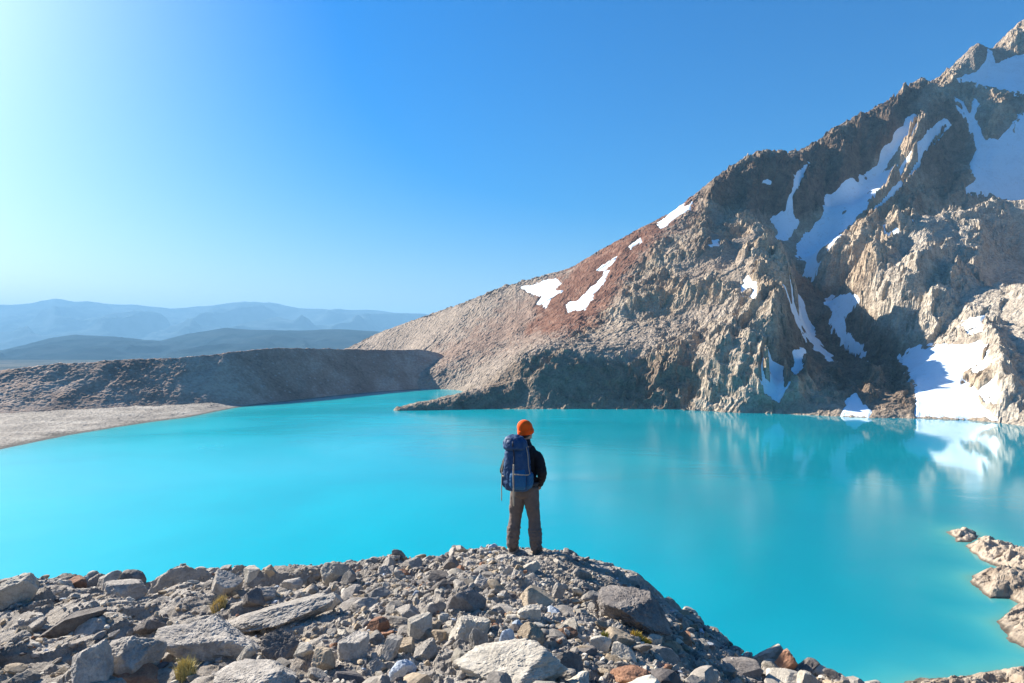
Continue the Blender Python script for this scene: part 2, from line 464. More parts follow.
# rock peninsula reaching into the lake
pa, pb = np.array([spx(394) * 397, 397.0]), np.array([spx(500) * 425, 425.0])
dxy = pb - pa; Lp = np.hypot(*dxy); tpar = ((MX - pa[0]) * dxy[0] + (MY - pa[1]) * dxy[1]) / Lp ** 2
dperp = np.abs(-(MX - pa[0]) * dxy[1] + (MY - pa[1]) * dxy[0]) / Lp
tq = np.clip(tpar, 0, 1.1)
wid = 3.0 + 15 * tq ** 0.8; hgt = 2.2 + 13 * tq ** 1.3
endf = sstep(-0.06, 0.03, tpar)
pen = hgt * (1 - (dperp / wid) ** 2) * endf - 4 * (1 - endf) - np.maximum(dperp - wid, 0) * 0.2
pen = np.where(tpar > 1.15, -50, pen)
base = np.maximum(base, np.maximum(pen, -12))

# snow patches: outlines, label
SNOW = [
    ([(522, 287), (545, 280), (556, 277), (561, 283), (556, 290), (563, 291), (552, 298), (546, 307), (537, 304), (541, 297), (527, 293)], "white snow patch low on the scree slope, farthest down the left ridge"),
    ([(566, 305), (580, 299), (590, 290), (598, 281), (604, 273), (610, 270), (604, 283), (597, 292), (592, 302), (585, 312), (568, 313)], "bent white snow patch at the foot of the red scree slope"),
    ([(596, 271), (606, 263), (617, 256), (615, 263), (604, 272)], "short snow streak along the lower edge of the red slope"),
    ([(628, 246), (640, 238), (642, 242), (631, 249)], "tiny snow streak midway up the red slope edge"),
    ([(657, 226), (668, 216), (680, 207), (692, 201), (690, 210), (676, 220), (668, 228), (661, 231)], "long snow streak near the top of the red slope"),
    ([(797, 167), (806, 163), (804, 178), (795, 196), (793, 210), (798, 222), (788, 240), (776, 245), (768, 254), (771, 240), (778, 233), (773, 219), (786, 208), (789, 190)], "narrow blue shaded snow gully right of the dark crest buttress"),
    ([(914, 114), (921, 118), (908, 136), (896, 152), (886, 163), (878, 165), (881, 150), (890, 137), (900, 128)], "blue shaded snow strip high between two dark cliffs"),
    ([(944, 118), (950, 122), (930, 150), (905, 177), (885, 198), (868, 212), (850, 224), (836, 243), (822, 262), (810, 280), (803, 274), (806, 262), (796, 255), (799, 243), (807, 232), (818, 222), (824, 208), (826, 197), (842, 182), (850, 176), (866, 178), (876, 166), (888, 162), (880, 175), (898, 164), (915, 146), (930, 130)], "longest snow chute, running diagonally down from the dark crest cliffs"),
    ([(953, 98), (963, 100), (970, 112), (975, 100), (979, 102), (976, 118), (980, 130), (986, 140), (998, 138), (1008, 128), (1024, 112), (1040, 110), (1040, 235), (1024, 238), (1012, 236), (1012, 222), (1005, 205), (990, 194), (975, 193), (965, 192), (975, 178), (970, 165), (976, 150), (972, 132), (966, 118)], "wide blue shaded snowfield in the hollow below the summit"),
    ([(955, 78), (975, 72), (985, 62), (988, 48), (992, 50), (996, 62), (1010, 58), (1024, 54), (1045, 48), (1045, 94), (1024, 94), (1000, 90), (975, 84)], "topmost snowfield just below the summit rocks"),
    ([(785, 281), (791, 288), (803, 298), (805, 312), (812, 330), (824, 349), (836, 362), (828, 361), (815, 350), (805, 336), (798, 318), (791, 300)], "thin curved snow strip in the dark gully above the lake"),
    ([(823, 300), (834, 295), (850, 293), (858, 298), (852, 312), (845, 318), (847, 335), (858, 344), (866, 358), (856, 353), (842, 343), (832, 330), (831, 310)], "ragged snow strip beside the pale outcrop in the gully"),
    ([(794, 352), (801, 348), (806, 351), (800, 367), (794, 371)], "small oval snow spot on the dark gully floor"),
    ([(760, 371), (766, 363), (772, 372), (791, 376), (785, 384), (778, 400), (772, 394), (764, 384)], "snow patch above the boulders at the foot of the gully"),
    ([(841, 416), (848, 398), (856, 396), (872, 411), (870, 418)], "small snow patch touching the water below the dark gully"),
    ([(900, 360), (912, 348), (940, 346), (965, 343), (980, 344), (992, 356), (980, 366), (965, 374), (962, 384), (975, 388), (984, 405), (996, 419), (960, 419), (916, 416), (915, 386), (908, 374)], "big snowfield by the lakeshore with a sharp shadow across it"),
    ([(960, 324), (972, 318), (984, 316), (980, 328), (966, 332)], "small snow patch on the ledge above the lakeshore snowfield"),
    ([(975, 392), (990, 386), (1000, 387), (994, 400), (983, 402)], "small snow patch between pale boulders right of the lakeshore snowfield"),
    ([(741, 284), (748, 276), (756, 284), (755, 294), (742, 293)], "small greyish snow patch on the spur left of the gully"),
    ([(708, 243), (719, 238), (717, 245), (710, 247)], "tiny snow spot on the grey slope below the crest buttress"),
    ([(762, 178), (772, 180), (771, 184), (763, 182)], "tiny snow spot on the face of the dark crest buttress"),
    ([(884, 226), (896, 222), (910, 217), (913, 222), (898, 230), (886, 232)], "thin snow sliver in the cleft behind the pale outcrop"),
]

NZ1 = fbm(MX / 13, MY / 13, 4, 40); NZ2 = fbm(MX / 3.6, MY / 3.6, 3, 45)
def psd(poly, pad=22):
    P = np.array(poly); out = np.full(MU.shape, -40.0)
    j0, j1 = np.searchsorted(mu, [P[:, 0].min() - pad, P[:, 0].max() + pad])
    sl = (slice(None), slice(j0, j1))
    m = (sv[sl] > P[:, 1].min() - pad) & (sv[sl] < P[:, 1].max() + pad)
    sub = out[sl]; sub[m] = poly_sd(MU[sl][m], sv[sl][m], poly)
    return out
def mask(poly, soft, wob=4.0, seed=40):
    n = wob * np.roll(NZ1, seed * 37, (0, 1)) + wob * 0.6 * np.roll(NZ2, seed * 53, 1)
    d = psd(poly) + n
    return np.where(vis, sstep(-soft, soft, d), 0)

def surf_xy(u, v):
    """where the plain slope is seen at pixel (u, v)."""
    j = int(np.argmin(np.abs(mu - u))); col = sv[:, j]
    i = int(np.argmax(col <= v)) if (col <= v).any() else int(np.argmin(col))
    return MX[i, j], MY[i, j]

# rock ribs: crest line in the view, height, width
RIBS = [
    ([(726, 167), (708, 205), (700, 238)], 7, 13), ([(762, 152), (752, 185), (742, 212)], 6, 12), ([(818, 142), (808, 188), (800, 226)], 13, 16),
    ([(862, 114), (850, 150), (838, 184)], 11, 15), ([(905, 86), (886, 130), (868, 160)], 14, 15), ([(942, 95), (920, 128), (896, 165)], 12, 13),
    ([(962, 108), (942, 140), (908, 182), (882, 216), (864, 250), (848, 277)], 19, 20), ([(1014, 200), (962, 198), (922, 212), (890, 240), (868, 277), (856, 293)], 17, 24),
    ([(765, 250), (786, 284), (779, 325), (768, 355), (772, 388)], 19, 24), ([(740, 300), (725, 345), (705, 392)], 7, 13), ([(690, 335), (675, 365), (660, 400)], 6, 12),
    ([(945, 246), (912, 290), (882, 322), (868, 346)], 11, 17), ([(985, 240), (960, 280), (930, 322)], 10, 16), ([(805, 374), (792, 404)], 8, 12),
    ([(988, 330), (1000, 372), (1004, 410)], 9, 16), ([(1006, 104), (992, 122), (991, 142)], 9, 13), ([(600, 320), (640, 310), (690, 294), (732, 280)], 7, 11),
    ([(640, 262), (690, 250), (724, 236)], 6, 10), ([(610, 300), (650, 290), (700, 270)], 5, 9), ([(885, 365), (872, 395)], 7, 12), ([(1022, 150), (1010, 190)], 8, 10),
]
def rib_field():
    out = np.zeros_like(base)
    wobx = fbm(MX / 18, MY / 18, 4, 310) * 7; woby = fbm(MX / 18, MY / 18, 4, 315) * 7
    for k, (line, A, w) in enumerate(RIBS):
        W = np.array([surf_xy(*p) for p in line]); A = A * 1.1; w = w * 1.15; best = np.full(base.shape, 1e9); sgn = np.zeros(base.shape); tt = np.zeros(base.shape)
        n = len(W) - 1
        for i in range(n):
            ax_, ay_ = W[i]; bx_, by_ = W[i + 1]; dx, dy = bx_ - ax_, by_ - ay_; l2 = dx * dx + dy * dy + 1e-9
            qx = MX + wobx - ax_; qy = MY + woby - ay_
            t = np.clip((qx * dx + qy * dy) / l2, 0, 1); ddx = qx - t * dx; ddy = qy - t * dy; d = np.hypot(ddx, ddy)
            near = d < best; best = np.where(near, d, best); sgn = np.where(near, np.sign(dx * ddy - dy * ddx), sgn); tt = np.where(near, (i + t) / n, tt)
        wd = np.where(sgn > 0, 0.62 * w, 0.95 * w)
        b = np.clip(1 - best / wd, 0, 1)
        out = np.maximum(out, A * (b ** 1.15) * (0.75 + 0.5 * np.sin(np.pi * np.clip(tt, 0.08, 1))))
    return out

ca, sa = math.cos(0.75), math.sin(0.75)
al = MX * ca + MY * sa; ac = -MX * sa + MY * ca
wx = fbm(MX / 60, MY / 60, 3, 11) * 25; wy = fbm(MX / 60, MY / 60, 3, 14) * 25
rib = ridged((al + wx) / 150, (ac + wy) / 42, 4, 20) - 0.45
fx = MX + 3 * fbm(MX / 9, MY / 9, 3, 17); fy = MY + 3 * fbm(MX / 9, MY / 9, 3, 18)
fac1 = facets(fx, fy, 20, 320, 0.75, 0.75, 1.5, soft=.05); fac2 = facets(fx, fy, 8, 321, 0.8, 0.6, 1.6, soft=.05); fac3 = facets(fx, fy, 3.6, 322, 0.8, 0.9, 1.5, soft=.05); fac4 = facets(MX, MY, 1.9, 323, 0.7, soft=.05)
crag = ridged((MX + wx * .5) / 34, (MY + wy * .5) / 34, 6, 25, 0.6) - 0.42
soft = fbm(MX / 30, MY / 30, 6, 30, 0.55)
bill = np.abs(fbm(MX / 12, MY / 12, 4, 34)) * 2.2
shoref = sstep(-6, 10, base)
base0 = base
sv = CY - (base - CAMZ) / MD * F            # screen row of each point of the plain slope
vis = sv <= np.minimum.accumulate(sv, axis=0) + 1.0
RIBF = rib_field()
kk = np.exp(-np.linspace(-2.2, 2.2, 27) ** 2); kk /= kk.sum()
def blur(A, r):
    for ax in (0, 1):
        c = np.cumsum(np.pad(A, [(r + 1, r) if i == ax else (0, 0) for i in range(2)], mode='edge'), axis=ax)
        n = A.shape[ax]
        hi = np.take(c, np.arange(2 * r + 1, 2 * r + 1 + n), axis=ax); lo = np.take(c, np.arange(0, n), axis=ax)
        A = (hi - lo) / (2 * r + 1)
    return A
OUTN = fbm((MX + wx * .4) / 75, (MY + wy * .4) / 75, 4, 350, 0.5)
for PASS in (0, 1):
    RED = np.maximum(mask([(540, 292), (572, 266), (600, 246), (650, 218), (700, 190), (694, 212), (660, 242), (634, 268), (614, 300), (598, 326), (560, 336), (524, 334)], 9, 14, 41), 0.5 * mask([(500, 310), (545, 285), (590, 315), (560, 335), (505, 350), (470, 360), (440, 368), (440, 352)], 14, 22, 52))
    SCREE = np.maximum(mask([(340, 340), (430, 310), (540, 274), (640, 226), (700, 190), (690, 215), (650, 250), (610, 300), (580, 330), (560, 350), (520, 362), (480, 395), (440, 400), (380, 395), (340, 380)], 8, 10, 42),
                       mask([(610, 335), (640, 325), (720, 300), (745, 290), (740, 310), (700, 330), (660, 345), (640, 365), (560, 362), (560, 350)], 8, 10, 43) * 0.8)
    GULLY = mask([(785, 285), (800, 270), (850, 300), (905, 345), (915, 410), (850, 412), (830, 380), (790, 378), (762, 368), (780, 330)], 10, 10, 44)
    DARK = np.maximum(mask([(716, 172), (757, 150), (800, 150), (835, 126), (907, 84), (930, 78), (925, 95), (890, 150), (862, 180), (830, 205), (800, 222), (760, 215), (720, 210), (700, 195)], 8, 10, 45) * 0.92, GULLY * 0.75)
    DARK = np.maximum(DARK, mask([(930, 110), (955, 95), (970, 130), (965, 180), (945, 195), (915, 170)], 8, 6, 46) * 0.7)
    DARK = np.maximum(DARK, mask([(476, 392), (500, 372), (525, 360), (560, 354), (620, 360), (690, 352), (700, 380), (690, 412), (480, 412), (400, 412)], 8, 10, 49) * 0.55)  # lower cliff: darker rock, with some of its shade put into the colour
    PALE = mask([(860, 300), (905, 225), (1000, 190), (1040, 220), (1040, 430), (985, 425), (990, 380), (975, 345), (920, 345), (880, 330)], 12, 12, 47) * 0.75
    PALE = np.maximum(PALE, mask([(700, 330), (750, 290), (790, 300), (790, 345), (760, 410), (640, 412), (660, 380)], 12, 10, 48) * 0.4)
    SMOOTH = np.clip(np.maximum(RED, SCREE) * 0.85, 0, 1)

    snow_sd = []; vis_s = sv <= np.minimum.accumulate(sv, axis=0) + 5.0
    for k, (poly, lab) in enumerate(SNOW):
        wob = np.roll(NZ1, k * 41 + 13, (0, 1)) * 1.8 + np.roll(NZ2, k * 29 + 7, 1) * 1.1
        d = psd(poly) + wob - 0.1
        snow_sd.append(np.where(vis_s, d, -30) * MD / F)       # metres across the view
    smax = np.max(np.stack(snow_sd), 0)
    insnow = sstep(-3.0, 2.5, smax)
    calm = sstep(955, 985, MU) * sstep(470, 380, MD)        # rounded pale rock by the right shore
    rough = (1 - SMOOTH) * (1 - 0.85 * insnow)
    outc = 0.30 + 0.70 * sstep(-0.12, 0.22, OUTN) * (1 - 0.0 * calm); outc = np.maximum(outc, np.clip(RIBF / 6.0, 0, 1)); outc = np.maximum(outc, np.clip(DARK * 1.2, 0, 1) * (base0 > 90))
    SCREE = np.maximum(SCREE, (1 - outc) * 0.85 * (1 - np.clip(DARK, 0, 1)))
    rough = rough * outc
    disp = rough * (5.0 * rib + (1 - 0.7 * calm) * (4.6 * crag + 3.0 * fac1 + 1.9 * fac2 + 1.0 * fac3 + 0.45 * fac4) + 2.5 * calm * bill) + (0.4 + 0.6 * rough) * 3.0 * soft \
        + SMOOTH * (0.25 * fac3 + 0.18 * fac4 + 1.3 * rib + 0.5 * crag) + RIBF * (1 - 0.9 * insnow) - 2.0 * insnow
    disp = disp * (0.18 + 0.82 * shoref)
    Z = base0 + disp
    bed = Z + 0.21 * MX - 0.12 * MY + fbm(MX / 25, MY / 25, 3, 36) * 8
    per = 7.0; fr = (bed / per) - np.floor(bed / per)
    Z = Z + (sstep(0.25, 0.75, fr) - fr) * per * 0.4 * rough * (1 - calm) * shoref * sstep(0.1, 0.35, fbm(MX / 70, MY / 70, 2, 38) * 0.5 + 0.45)
    Z = np.where(base0 < -3, np.minimum(Z, base0 * 0.6), Z)
    # keep the skyline where it belongs: shift each column smoothly by how far the crags overshoot it
    row = CY - (Z - CAMZ) / MD * F
    over = np.interp(mu, [c[0] for c in CREST], [c[1] for c in CREST]) - row.min(0)
    over = np.convolve(np.pad(over, 13, mode='edge'), kk, 'valid')
    Z = Z - over[None] * MD / F * sstep(0.0, 0.55, base0 / base0.max(0)[None])
    sv = CY - (blur(Z, 2) - CAMZ) / MD * F
    vis = sv <= np.minimum.accumulate(sv, axis=0) + 2.0
mountain_v = np.stack([MX, MY, Z], -1).reshape(-1, 3)
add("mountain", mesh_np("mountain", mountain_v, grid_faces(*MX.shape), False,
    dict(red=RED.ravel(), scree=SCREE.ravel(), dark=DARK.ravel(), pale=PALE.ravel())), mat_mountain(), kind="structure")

Zs = blur(blur(Z, 4), 3)
snow_m = mat_snow()
GF = grid_faces(*MX.shape)
for (poly, lab), d in zip(SNOW, snow_sd):
    t = np.clip(d * 0.6, -3.5, 0.7) + 0.15 * np.clip(d / 8, 0, 1.5)
    zz = Zs + t
    keep = (d > -4.0)
    fk = keep.ravel()[GF].all(1)
    # drop faces wholly well below the rock
    below = (zz < Z - 0.8).ravel()[GF].all(1)
    fk &= ~below
    idx = GF[fk]
    if len(idx) == 0: continue
    lab_v = np.full(MX.size, -1); uq0 = np.unique(idx); lab_v[uq0] = uq0
    while True:                                   # keep the largest connected sheet
        m_ = lab_v[idx].min(1); old = lab_v[uq0].copy()
        np.minimum.at(lab_v, idx.ravel(), np.repeat(m_, 4))
        lab_v[uq0] = lab_v[lab_v[uq0]]
        if (old == lab_v[uq0]).all(): break
    fl = lab_v[idx[:, 0]]; big = np.bincount(fl).argmax(); idx = idx[fl == big]
    uq, inv = np.unique(idx, return_inverse=True)
    Vv = np.stack([MX.ravel()[uq], MY.ravel()[uq], zz.ravel()[uq]], 1)
    c = Vv.mean(0)
    me = mesh_np("snow_patch", Vv - c, inv.reshape(idx.shape), True)
    o = add("snow_patch", me, snow_m, label=lab, category="snow", group="snow patches on the mountain")
    o.location = c

# ------------------------------------------------------------------ moraine and beach
def ip(u, pairs):
    a = np.array(pairs, float); return np.interp(u, a[:, 0], a[:, 1])
DW = [(-300, 140), (-100, 200), (0, 252), (60, 286), (130, 327), (190, 362), (235, 412), (300, 467), (340, 505), (380, 541), (420, 572), (440, 587), (470, 600)]
DB = [(-300, 290), (-100, 330), (0, 352), (60, 368), (120, 386), (190, 405), (235, 416), (300, 470), (340, 508), (380, 544), (420, 574), (440, 589), (470, 602)]
CV = [(-300, 385), (-100, 376), (0, 371), (60, 364), (120, 360), (180, 358), (230, 352), (280, 348), (330, 349), (380, 350), (425, 350), (440, 353), (450, 361), (462, 374), (472, 384)]
CD = [(-300, 330), (-100, 368), (0, 382), (60, 400), (120, 420), (180, 441), (235, 468), (300, 522), (380, 597), (440, 638), (472, 650)]
lu = np.arange(-300, 473, 1.0)
dw, db, cd = ip(lu, DW), ip(lu, DB), ip(lu, CD)
cv = ip(lu, CV)
def ease(a, w=61):
    k = np.exp(-np.linspace(-2, 2, w) ** 2); k /= k.sum()
    return np.convolve(np.pad(a, w // 2, mode='reflect', reflect_type='odd'), k, 'valid')
db_raw = db
db = np.where(lu < 300, np.maximum(ease(db, 121), dw + 0.5), db) ; cd = ease(cd, 121); cv = ease(cv, 15)
cd = np.maximum(cd, db + 40)
zc = CAMZ + svz(cv) * cd
def land(tt, kind):
    U = np.broadcast_to(lu, (len(tt), len(lu))); T = tt[:, None]
    if kind == 'beach':
        Dd = (dw - 8) + (db + 2 - dw + 8) * T
        z = -1.2 + T * 0
        tq = np.clip((Dd - dw) / np.maximum(db - dw, 1), -1, 1.2)
        z = 2.6 * tq * np.clip((db - dw) / 25, 0.05, 1)
        z = np.where(Dd < dw, (Dd - dw) * 0.15, z)
    else:
        Dd = np.where(T < 1, (db - 4) + (cd - db + 4) * T, cd + (T - 1) * 200)
        zb = 2.4 * np.clip((db - dw) / 25, 0.05, 1) - 2.2
        z = np.where(T < 1, zb + (zc - zb) * np.clip(T, 0, 1) ** 1.08, zc - (T - 1) * 200 * (0.1 + 0.55 * np.clip((T - 1) * 6, 0, 1)))
        z = np.maximum(z, -62)
    X = spx(U) * Dd
    return U, T + 0 * U, X, Dd, z
U, T, X, Y, z = land(np.linspace(0, 1, 110), 'beach')
z = z + (fbm(X / 22, Y / 22, 5, 70) * 1.0 + np.abs(fbm(X / 3.0, Y / 3.0, 4, 72)) * 0.9) * np.clip((Y - dw) / 12, 0.15, 1) * np.clip((db - dw) / 30, 0.2, 1)
beach_m = mat_beach(); wet_band(beach_m)
add("beach", mesh_np("beach", np.stack([X, Y, z], -1).reshape(-1, 3), grid_faces(*X.shape)), beach_m, kind="structure")
U, T, X, Y, z = land(np.concatenate([np.linspace(0, 1.1, 150), np.linspace(1.14, 2.2, 20)]), 'moraine')
gul = ridged((X + fbm(X / 40, Y / 40, 3, 78) * 10) / 26, Y / 120, 4, 74) - 0.45
amp = np.clip(T * 3, 0.1, 1)
z = z + amp * (gul * 1.0 + fbm(X / 16, Y / 16, 6, 76, 0.55) * 1.1 + np.abs(fbm(X / 3.2, Y / 3.2, 3, 79)) * 0.9)
add("hillside", mesh_np("moraine", np.stack([X, Y, z], -1).reshape(-1, 3), grid_faces(*X.shape)), mat_moraine(), kind="structure")

# ------------------------------------------------------------------ far hills and valley floor
def far_range(name, crest, d0, dc, d1, mat, seed, amp, wl):
    u = np.arange(-700, 1101, 3.0); d = np.concatenate([np.linspace(d0, dc, 110), np.linspace(dc, d1, 30)[1:]])
    Uu, Dd = np.meshgrid(u, d)
    X = spx(Uu) * Dd
    cz = CAMZ + svz(ip(u, crest)) * dc
    t = np.clip((Dd - d0) / (dc - d0), 0, 1); tb = np.clip((Dd - dc) / (d1 - dc), 0, 1)
    z = -62 + (cz + 62) * np.where(Dd <= dc, t ** 1.15, 1 - 0.6 * tb)
    wob = fbm(X / wl, Dd / wl, 3, seed + 9) * 0.7
    n = ridged(X / wl + wob, Dd / (wl * 1.6) + wob, 6, seed) - 0.5
    z = z + n * amp * np.sin(np.pi * np.clip(t, 0, 1)) ** 0.8 * (1 - tb) + n * amp * 0.16 * t
    z = np.maximum(z, -62.5)
    return add(name, mesh_np(name, np.stack([X, Dd, z], -1).reshape(-1, 3), grid_faces(*X.shape)), mat, kind="structure")
L3 = [(-700, 290), (-400, 300), (-200, 296), (0, 304), (30, 302), (55, 297), (90, 303), (130, 303), (170, 307), (220, 304), (240, 303), (270, 301), (300, 307), (330, 310), (360, 309), (390, 312), (430, 315), (500, 318), (700, 322), (1100, 322)]
L2 = [(-700, 335), (-300, 345), (-100, 352), (0, 351), (20, 346), (50, 338), (75, 335), (110, 336), (160, 341), (190, 333), (225, 327), (250, 329), (300, 330), (340, 329), (370, 331), (420, 334), (600, 338), (1100, 340)]
far_range("mountains", L3, 8500, 13500, 16500, mat_hills("far_forest", (0.025, 0.045, 0.06), (0.085, 0.11, 0.125)), 90, 480, 2700)
far_range("hills", L2, 3800, 5600, 7200, mat_hills("hill_forest", (0.010, 0.022, 0.032), (0.032, 0.046, 0.056)), 120, 85, 900)
g = mesh_np("valley", np.array([(-24000, -1500, -63), (24000, -1500, -63), (24000, 22000, -63), (-24000, 22000, -63)]), np.array([[0, 1, 2, 3]]))
add("ground", g, mat_hills("valley_floor", (0.05, 0.055, 0.05), (0.14, 0.13, 0.11)), kind="structure")

# ------------------------------------------------------------------ near hill (foreground bedrock)
VC = [(-300, 600), (-100, 588), (0, 584), (30, 581), (60, 583), (100, 580), (140, 585), (185, 573), (210, 575), (250, 573), (300, 570), (340, 565), (380, 560), (420, 558), (460, 552), (490, 548), (520, 548), (550, 552), (575, 558), (600, 567),
      (640, 581), (660, 592), (680, 607), (700, 624), (740, 651), (770, 668), (800, 674), (830, 680), (860, 692), (900, 705), (1000, 750), (1300, 900)]
DC = [(-300, 11), (0, 10), (200, 9.8), (400, 9.5), (500, 9.3), (560, 9.15), (600, 8.9), (700, 8.0), (770, 7.3), (850, 6.6), (900, 6.2), (1300, 5)]
fu = np.arange(-300, 1301, 2.0)
_k = np.exp(-np.linspace(-2, 2, 13) ** 2); _k /= _k.sum()
fvc = np.convolve(np.pad(ip(fu, VC), 6, mode='edge'), _k, 'valid'); fdc = np.convolve(np.pad(ip(fu, DC), 6, mode='edge'), _k, 'valid')
def near_base(U, D):
    dc = np.interp(U, fu, fdc); vc = np.interp(U, fu, fvc)
    zc = svz(vc) * dc
    ds = 0.55
    pre = -1.62 + (zc + 1.62) * D / dc
    s0 = (zc + 1.62) / dc
    e = np.maximum(D - dc, 0)
    s1 = -0.85 - 0.15 * sstep(600, 800, U)
    post = zc + s0 * np.minimum(e, 0) + np.where(e < ds, s0 * e + (s1 - s0) * e * e / (2 * ds), s0 * ds + (s1 - s0) * ds / 2 + s1 * (e - ds))
    return CAMZ + np.where(D < dc, pre, post), D - dc
PX, PD = spx(524.5) * 9.17, 9.17        # where the hiker stands
FEETZ = CAMZ + svz(553.5) * 9.17
def near_h(X, D):
    U = X / D * F + CX
    z, e = near_base(U, D)
    # bedrock beds dipping to the left, stronger on the left side
    left = np.maximum(sstep(440, 240, U), sstep(560, 620, U) * sstep(700, 660, U) * sstep(7.4, 8.0, D))
    w = fbm(X / 1.3, D / 1.3, 4, 150) * 0.16
    low = fbm(X / 2.2, D / 2.2, 5, 155, 0.5) * 0.22
    wx_ = X + w; wy_ = D + 0.6 * w
    slab = facets(wx_, wy_, 0.50, 330, 0.55, 0.45, 2.6, 0.25) * 0.075 + facets(wx_, wy_, 0.20, 331, 0.5, 0.45, 2.2, 0.25) * 0.032
    chunk = facets(wx_, wy_, 0.16, 333, 0.6, 0.2, 1.4, 0.3) * 0.028 + facets(X, D, 0.06, 334, 0.6) * 0.012
    c = X * 0.30 + D * 0.75 + w + 0.2 * fbm(X / 0.9, D / 0.9, 3, 158)
    per = 0.40; fr = c / per - np.floor(c / per)
    ledge = (sstep(0.0, 0.85, fr) - sstep(0.85, 1.0, fr)) * 0.12 - 0.06
    fine = fbm(X / 0.10, D / 0.10, 4, 165, 0.6) * 0.022 + facets(X, D, 0.045, 336, 0.8, 0.4, 1.6) * 0.008
    amp = 1 - 0.35 * np.exp(-((X - PX) ** 2 + (D - PD) ** 2) / 1.2)
    z = z + amp * (low * 0.6 + left * (ledge * 0.9 + slab * 1.25) + (1 - left) * chunk * 1.2 + fine * (1 - 0.6 * left))
    far = sstep(1.0, 8.0, e)
    z = z + far * (ridged(X / 5, D / 5, 5, 168) - 0.4) * 1.6
    # level place under the boots
    q = np.exp(-(((X - PX) / 0.34) ** 2 + ((D - PD) / 0.30) ** 2) ** 2)
    return z * (1 - q) + (FEETZ - 0.012 + 0.2 * fine) * q
nd = np.concatenate([np.arange(0.8, 3.4, 0.1), np.arange(3.4, 8.0, 0.022), np.arange(8.0, 11.2, 0.03), 11.2 * 1.06 ** np.arange(0, 34)])
nu = np.concatenate([np.arange(-300, -20, 6.0), np.arange(-20, 1040, 1.5), np.arange(1040, 1301, 6.0)])
NU, ND = np.meshgrid(nu, nd)
NX = spx(NU) * ND
NZ = near_h(NX, ND)
add("rocky_ground", mesh_np("near_hill", np.stack([NX, ND, NZ], -1).reshape(-1, 3), grid_faces(*NX.shape), False), mat_ground(), kind="structure")

# ------------------------------------------------------------------ right shore: rocks at the water
def wpt(u, v): D = wat(v); return (spx(u) * D, D)
SHORE_ROCKS = [
    ([(948, 532), (956, 529), (966, 529), (974, 532), (978, 537), (971, 542), (956, 542)], 1.9, "small pale rock islet off the tip of the shore rocks"),
    ([(966, 546), (974, 542), (980, 538), (992, 541), (1006, 547), (1024, 553), (1080, 562), (1080, 584), (1024, 575), (1008, 571), (992, 565), (976, 556)], 3.4, "long tan rock spit reaching out just behind the islet"),
    ([(969, 577), (980, 574), (1000, 572), (1024, 569), (1090, 566), (1090, 620), (1024, 606), (1010, 599), (990, 598), (976, 589)], 3.6, "broad pale rock ledge in the middle of the right shore"),
    ([(994, 621), (1002, 617), (1012, 611), (1022, 604), (1040, 600), (1100, 600), (1100, 680), (1024, 650), (1012, 642), (1004, 631)], 3.2, "low pale rock ledge nearest the corner of the right shore"),
]
E_POLY = [(880, 690), (897, 684), (915, 680), (935, 678), (960, 676), (990, 673), (1024, 668), (1110, 655), (1150, 700), (1150, 760), (860, 760)]
shore_m = mat_rock("shore_rock", (0.16, 0.12, 0.085), (0.32, 0.255, 0.19), (0.46, 0.39, 0.30), (0.34, 0.22, 0.13), 0.45, 0.12)
wet_band(shore_m)
allpoly = []
for k, (poly, h, lab) in enumerate(SHORE_ROCKS + [(E_POLY, 2.2, None)]):
    W = np.array([wpt(*p) for p in poly]); allpoly.append(W)
    x0, y0 = W.min(0) - 3; x1, y1 = W.max(0) + 3
    st = 0.22
    gx, gy = np.meshgrid(np.arange(x0, x1, st), np.arange(y0, y1, st))
    sd = poly_sd(gx, gy, W) + fbm(gx / 4, gy / 4, 4, 200 + k) * 1.2
    zz = np.where(sd > 0, 0.62 * h * (1 - np.exp(-sd / 2.2)) + 0.03 * sd, sd * 0.5)
    crk = ridged((gx + gy * 0.4) / 4.5, (gy - gx * 0.4) / 2.2, 5, 210 + k) - 0.45
    zz = zz + np.clip(sd / 2, 0, 1) * (crk * 0.45 + fbm(gx / 4, gy / 4, 4, 220 + k) * 0.5 + facets(gx, gy, 2.4, 340, 0.6, 0.4, 1.8, 0.4) * 0.42 + facets(gx, gy, 1.0, 341, 0.6, 0.4, 1.5, 0.3) * 0.2 + facets(gx, gy, 0.45, 342, 0.6) * 0.07)
    GFk = grid_faces(*gx.shape); keep = (sd > -2.5).ravel()[GFk].all(1)
    idx = GFk[keep]; uq, inv = np.unique(idx, return_inverse=True)
    Vv = np.stack([gx.ravel()[uq], gy.ravel()[uq], zz.ravel()[uq]], 1); c = Vv.mean(0) * (1, 1, 0)
    me = mesh_np("shore_rock", Vv - c, inv.reshape(idx.shape), False)
    if lab:
        o = add("shore_rock", me, shore_m, label=lab, category="rock", group="rocks along the right lakeshore")
    else:
        o = add("shore", me, shore_m, kind="structure")
    o.location = c

